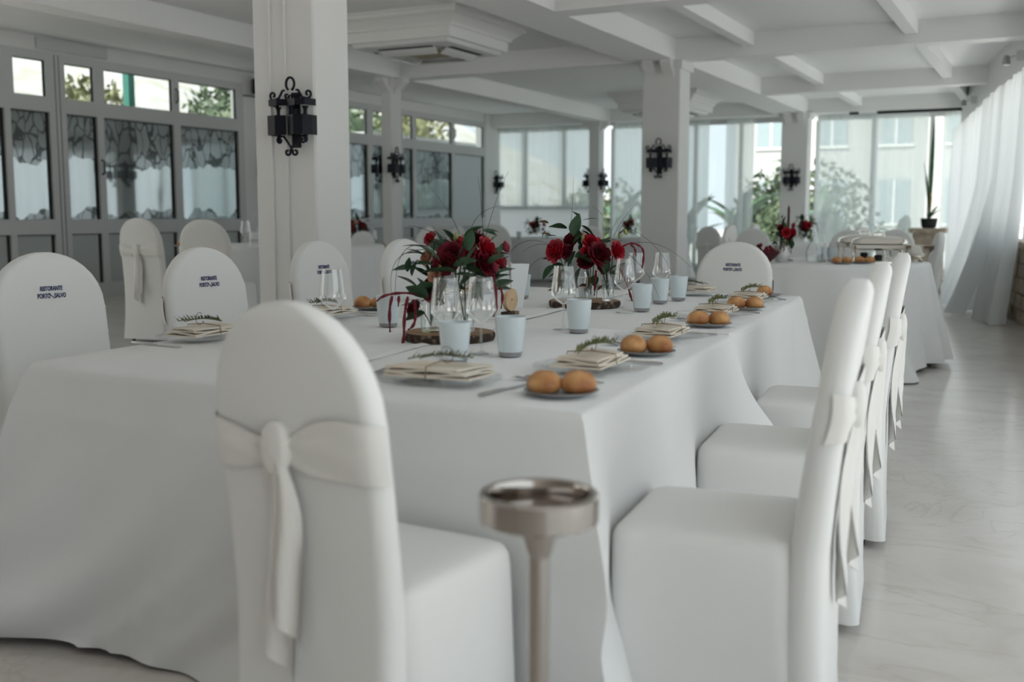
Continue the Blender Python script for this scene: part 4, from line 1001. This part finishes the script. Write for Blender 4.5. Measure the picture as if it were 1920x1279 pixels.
# ------------------------------------------------------------------ tables and chairs in the background
def bg_table(x, y, r, z, label, seed, h=.75):
    round_cloth(x, y, r, z + h, z + .03, label, seed, .08, .15, .025, 90, rot=.8, nf=11)
GB = 'covered chairs at the background tables'
bg_table(-6.35, 7.85, .9, .13, 'shaded white cloth on the round table by the left windows', 11)
chair(-6.52, 6.50, 5, 'shaded chair with hanging sash in front of the left window table', GB, (1.0, 1, 1.0), .13)
chair(-5.97, 6.58, 14, 'second shaded chair at the left window table, beside the nearest column', GB, (1.05, 1, .99), .13)
tz = .13 + .75 + .002
put(SPL, -6.75, 6.95, tz, 0, 'grey bread plate on the left window table', 'plate', 'bread plates')
put_mesh('bread_roll', BUN[0], -6.74, 6.95, tz + .006, 0, 'lone bread roll on the left window table', 'bread roll', 'bread rolls')
o = empty('water_bottle', (-5.98, 7.0, tz), 0, 'clear glass bottle on the left window table', 'bottle')
MB().lathe([(.04, 0), (.043, .008), (.043, .17), (.03, .21), (.016, .25), (.016, .29)], 20, cap1=False).build('body', 'plateglass', o, 60, fix=False)
MB().lathe([(.0435, .07), (.0435, .13)], 20, cap0=False, cap1=False).build('label_band', 'card', o, 60)
put(WIN, -6.12, 7.05, tz, 0, 'wine glass beside the bottle on the left window table', 'wine glass', 'wine glasses')
put(WIN, -5.9, 7.12, tz, 0, 'wine glass right of the bottle on the left window table', 'wine glass', 'wine glasses')
put(CHG, -5.72, 7.05, tz, 0, 'glass charger on the left window table near the column', 'plate', 'glass chargers')
put(NAP, -5.72, 7.05, tz + .0165, 80, 'folded napkin on the left window table near the column', 'napkin', 'folded napkins')
o = copy_tree(BQ); o.location = (-5.95, 7.7, tz + .05); o.scale = (.8, .8, .8); tag(o, 'bouquet on the left window table behind the nearest column', 'flowers', 'background bouquets')
bg_table(-7.78, 10.62, .85, 0, 'white cloth on the round table just right of the nearest column', 12)
o = copy_tree(BQ); o.location = (-7.33, 10.32, .80); o.scale = (1.0, 1.0, 1.0); o.rotation_euler.z = R(200); tag(o, 'dark red bouquet half hidden behind the nearest column', 'flowers', 'background bouquets')
put(CHG, -7.22, 10.62, .752, 0, 'glass charger on the table right of the nearest column', 'plate', 'glass chargers')
put_mesh('bread_roll', BUN[0], -7.25, 10.6, .77, 0, 'left bread roll on the table right of the nearest column', 'bread roll', 'bread rolls')
put_mesh('bread_roll', BUN[1], -7.16, 10.66, .77, 0, 'right bread roll on the table right of the nearest column', 'bread roll', 'bread rolls')
put(WIN, -7.35, 10.75, .752, 0, 'wine glass on the table right of the nearest column', 'wine glass', 'wine glasses')
chair(-6.97, 9.65, 80, 'white chair cut off by the right edge of the nearest column', GB, .98)
chair(-6.66, 10.42, 90, 'white chair standing right of the bread rolls in the background', GB, 1.02)
bg_table(-9.35, 15.7, .85, 0, 'white cloth on the table beyond the slender post', 13)
chair(-7.9, 13.3, 85, 'white chair just above the nearer bouquet in the background', GB)
chair(-8.45, 14.4, 15, 'shaded chair behind the nearer bouquet, under the window', GB)
chair(-7.65, 14.0, 80, 'white chair beside the broad shaded chair in the background', GB)
chair(-6.98, 13.2, 22, 'broad shaded chair behind the grasses of the nearer bouquet', GB, (1.1, 1, 1.03))
bg_table(-8.3, 17.45, .8, 0, 'white cloth on the wide table under the far low wall', 14)
o = copy_tree(BQ); o.location = (-8.25, 17.05, .79); o.scale = (1.1, 1.1, .9); o.rotation_euler.z = R(130); tag(o, 'dark wreath like bouquet on the wide far table', 'flowers', 'background bouquets')
for i, (a, lb) in enumerate(((-8.4, 'white tumbler left of the wreath like bouquet'), (-7.95, 'white tumbler right of the wreath like bouquet'))):
    put(TUM, a, 16.75 + .2 * i, .752, 0, lb, 'tumbler', 'white tumblers')
put(CHG, -7.8, 17.15, .752, 0, 'glass charger on the wide far table', 'plate', 'glass chargers')
put(WIN, -7.75, 17.5, .752, 0, 'wine glass on the wide far table', 'wine glass', 'wine glasses')
chair(-6.85, 16.1, 40, 'white chair between the farther bouquet and the mid column', GB, .98)
bg_table(-6.55, 18.2, .7, 0, 'white cloth on the small table behind the mid column', 15)
o = copy_tree(BQ); o.location = (-6.75, 17.9, .79); o.rotation_euler.z = R(250); tag(o, 'dark bouquet on the small table left of the mid column', 'flowers', 'background bouquets')
chair(-5.0, 17.2, 75, 'slim white chair just right of the mid column', GB)
chair(-4.75, 17.75, 80, 'second slim white chair right of the mid column', GB)
bg_table(-3.6, 15.4, .9, 0, 'white cloth on the table beyond the round serving table', 16)
o = copy_tree(BQ); o.location = (-3.15, 15.2, .79); o.rotation_euler.z = R(300); tag(o, 'low dark red bouquet on the table beyond the serving table', 'flowers', 'background bouquets')
chair(-4.1, 14.3, -20, 'grey chair at the table beyond the serving table', GB)
chair(-2.55, 14.9, 60, 'white chair at the right of the table beyond the serving table', GB)

# ------------------------------------------------------------------ tall plant on the pedestal
def big_leaf(L, W_, curl, fold=.35):
    def fn(s, t):
        e = s * 2 - 1; w_ = W_ * math.sin(math.pi * min(1, .04 + t * .94)) ** .7
        return (e * w_, L * t * (1 - .25 * curl * t), L * (-curl * t * t * .6) + abs(e) * w_ * fold)
    return fn
def broad_plant(x, y, z, H, n, label, group, seed, m='banana', stems=True, W_=.16):
    rn = random.Random(seed); o = empty('broad_leaf_plant', (x, y, z), 0, label, 'plant', group)
    MB().tube([(0, 0, 0), (.02, .01, H * .3), (0, 0, H * .5)], [.06, .05, .03], 8).build('trunk', 'trunk', o, 60)
    for i in range(n):
        a = 2 * math.pi * i / n + rn.uniform(-.4, .4); L = H * rn.uniform(.45, .65); el = rn.uniform(.75, 1.35)
        mt = Matrix.Translation((0, 0, H * rn.uniform(.28, .5))) @ Matrix.Rotation(a, 4, 'Z') @ Matrix.Rotation(el, 4, 'X')
        MB().grid(big_leaf(L, W_ * rn.uniform(.8, 1.2), rn.uniform(.3, .8)), 4, 8).xf(mt).build('leaf', m, o, 180, fix=False)
    return o
pt = empty('tall_plant', (-1.98, 19.6, .93), 0, 'tall narrow green plant on the stone pedestal', 'plant')
MB().lathe([(.09, 0), (.12, .02), (.14, .16), (.13, .17), (.05, .15)], 20).build('pot', 'dark', pt, 40)
for i, (a, L, el, wd) in enumerate(((0, 1.75, 1.55, .035), (1.2, 1.0, 1.5, .03), (2.6, .8, 1.45, .03), (4.1, .3, 1.0, .04), (5.2, .28, .8, .04), (3.3, .25, .6, .04))):
    mt = Matrix.Translation((0, 0, .15)) @ Matrix.Rotation(a, 4, 'Z') @ Matrix.Rotation(el, 4, 'X')
    MB().grid(big_leaf(L, wd, .12), 4, 8).xf(mt).build('leaf', 'banana', pt, 180, fix=False)
MB().tube([(0, 0, .15), (.02, 0, .5), (.0, 0, .62)], [.012, .02, .004], 6).build('flower_spike', 'bun', pt, 60)

# ------------------------------------------------------------------ outside
tag(MB().box(-60, 60, -40, 90, -.35, -.15).build('ground', 'ground'), 'pale paving of the terrace outside', kind='structure')
GP = 'broad leaved plants outside the far windows'
for i, (x, y, H, n, lb) in enumerate(((-10.3, 22.6, 2.0, 7, 'broad leaved plant outside the far left window'), (-8.7, 22.5, 2.0, 7, 'broad leaved plant outside behind the far slender post'),
                                      (-7.1, 22.2, 2.0, 8, 'large broad leaved plant outside just left of the mid column'), (-6.35, 23.6, 2.6, 9, 'tall broad leaved plant outside right of the mid column'),
                                      (-4.5, 22.9, 2.5, 8, 'tall broad leaved plant outside left of the farthest column'), (-2.9, 23.6, 1.5, 5, 'low plant outside behind the black curtain track'))):
    broad_plant(x, y, -.15, H, n, lb, GP, 40 + i)
def bush(x, y, z, rx, ry, rz, n, label, m, seed, leafs=.09, group=None):
    rn = random.Random(seed); b = MB()
    for _ in range(n):
        th, ph_ = rn.uniform(0, 6.283), math.acos(rn.uniform(-.3, 1)); r_ = rn.uniform(.72, 1.0) * (1 + .15 * math.sin(3 * th + seed))
        p = Vector((rx * r_ * math.sin(ph_) * math.cos(th), ry * r_ * math.sin(ph_) * math.sin(th), rz * r_ * math.cos(ph_)))
        q = Vector((rn.uniform(-1, 1), rn.uniform(-1, 1), rn.uniform(-1, 1))).normalized() * leafs
        s = q.cross(Vector((rn.uniform(-1, 1), rn.uniform(-1, 1), rn.uniform(-1, 1)))).normalized() * leafs * .45
        b.add([p - q, p + s, p + q, p - s], [(0, 1, 2, 3)])
    o = empty('bush', (x, y, z), 0, label, 'bush', group)
    f = b.build('foliage', m, o, fix=False); f['kind'] = 'stuff'
    MB().loft([[(rx * .6 * s * math.cos(t), ry * .6 * s * math.sin(t), zz * rz) for t in [i * .785 for i in range(8)]] for s, zz in ((.3, -.4), (1, 0), (.9, .4), (.4, .62))]).build('inner_branches', m, o, 180)
    return o
bush(-10.2, 24.8, .3, 1.6, .8, 1.6, 1500, 'dark bush outside the far left windows', 'foliage', 1, .12)
bush(-5.6, 26.0, .4, 1.8, .9, 2.0, 1700, 'dark hedge bush outside the far middle window', 'foliage', 2, .12)
# terrace chairs outside
def terrace_chair(x, y, deg, label):
    o = empty('terrace_chair', (x, y, -.15), R(deg), label, 'chair', 'white terrace chairs outside')
    MB().loft([rrect(.22, .2, .05, z) for z in (.42, .45)]).build('seat', 'wax', o, 40)
    poly = [(.22 * math.sin(t), .70 + .24 * math.cos(t)) for t in [i * 2 * math.pi / 20 for i in range(20)]]
    MB().prism(poly, -.21, -.185).build('backrest', 'wax', o)
    for sx in (-1, 1):
        MB().tube([(sx * .2, .18, 0), (sx * .2, .16, .43)], .014, 6).build('leg', 'wax', o); MB().tube([(sx * .19, -.21, 0), (sx * .19, -.19, .7)], .014, 6).build('leg', 'wax', o)
        MB().tube([(sx * .21, -.19, .66), (sx * .25, 0, .65), (sx * .22, .17, .44)], .014, 6).build('armrest', 'wax', o, 60)
    return o
for i, (x, y, d, lb) in enumerate(((-5.9, 21.9, 20, 'white terrace chair outside right of the mid column'), (-5.25, 21.5, -15, 'white terrace chair outside between two broad leaved plants'), (-4.75, 22.3, 10, 'white terrace chair outside next to the farthest column'))):
    terrace_chair(x, y, d, lb)
# white house beyond the terrace
hb = empty('white_house', (-5.5, 42, -.15), 0, 'white house with tall windows seen through the far glazing', 'building')
box('wall', (-6, 6, 0, 6, 0, 6.5), 'render', hb); box('roof_slab', (-6.3, 6.3, -.4, 6.3, 6.5, 6.8), 'render', hb)
for i, x in enumerate((-4.6, -2.3, 0, 2.3, 4.6)):
    for z in (1.0, 3.9):
        w0 = box('window', (x - .55, x + .55, -.06, .02, z, z + 1.6), 'shade', hb)
        box('window_frame', (x - .62, x + .62, -.08, -.05, z - .08, z), 'wax', w0); box('glazing_bar', (x - .03, x + .03, -.09, -.06, z, z + 1.6), 'wax', w0)
# hillside and planting outside the left windows
rh = random.Random(6)
def hill(s, t):
    x = -12.5 - 22 * s; y = -6 + 46 * t
    return (x, y, -.2 + 9.5 * s ** .8 + .35 * math.sin(y * .9 + 3 * s) * s + .3 * math.sin(x * 1.3 + y * .5) * s)
tag(MB().grid(hill, 30, 40).build('hill', 'hill', None, 180), 'pale hillside outside the left windows', kind='structure')
GH = 'shrubs outside the left windows'
for i, (x, y, z, r_, m, lb) in enumerate(((-14.0, 12.3, 1.9, .9, 'foliage2', 'yellow green shrub behind the right upper pane of the left bay'), (-15.8, 14.0, 2.6, 1.0, 'foliage2', 'yellow shrub outside near the left pier'),
                                          (-15.5, 9.9, 2.6, .5, 'foliage2', 'small shrub outside the first upper panes'),
                                          (-15.0, 17.2, 2.7, 1.3, 'foliage', 'dark shrub outside the upper panes behind the slender post'), (-15, 20.5, 2.7, 1.4, 'foliage', 'dark shrub outside the far upper panes'), (-15.5, 24.0, 3.0, 1.4, 'foliage2', 'light shrub outside the last upper panes'))):
    bush(x, y, z, r_, r_, r_, 900, lb, m, 60 + i, .10, GH)
gp = empty('garden_post', (-11.6, 11.05, -.2), 0, 'green painted post outside the left upper windows', 'post')
box('shaft', (-.055, .055, -.055, .055, 0, 3.6), 'green', gp); box('cap', (-.08, .08, -.08, .08, 3.6, 3.66), 'green', gp)
sh = empty('garden_canopy', (-12.4, 19.3, -.2), 0, 'white canopy roof outside the far upper panes of the left wall', 'canopy')
box('roof', (-.9, .6, -2.0, 2.2, 2.75, 2.95), 'render', sh)
for sx, sy in ((-.8, -1.9), (.5, -1.9), (-.8, 2.1), (.5, 2.1)): box('post', (sx - .04, sx + .04, sy - .04, sy + .04, 0, 2.75), 'render', sh)
if '_used' in C0: del C0['_used']
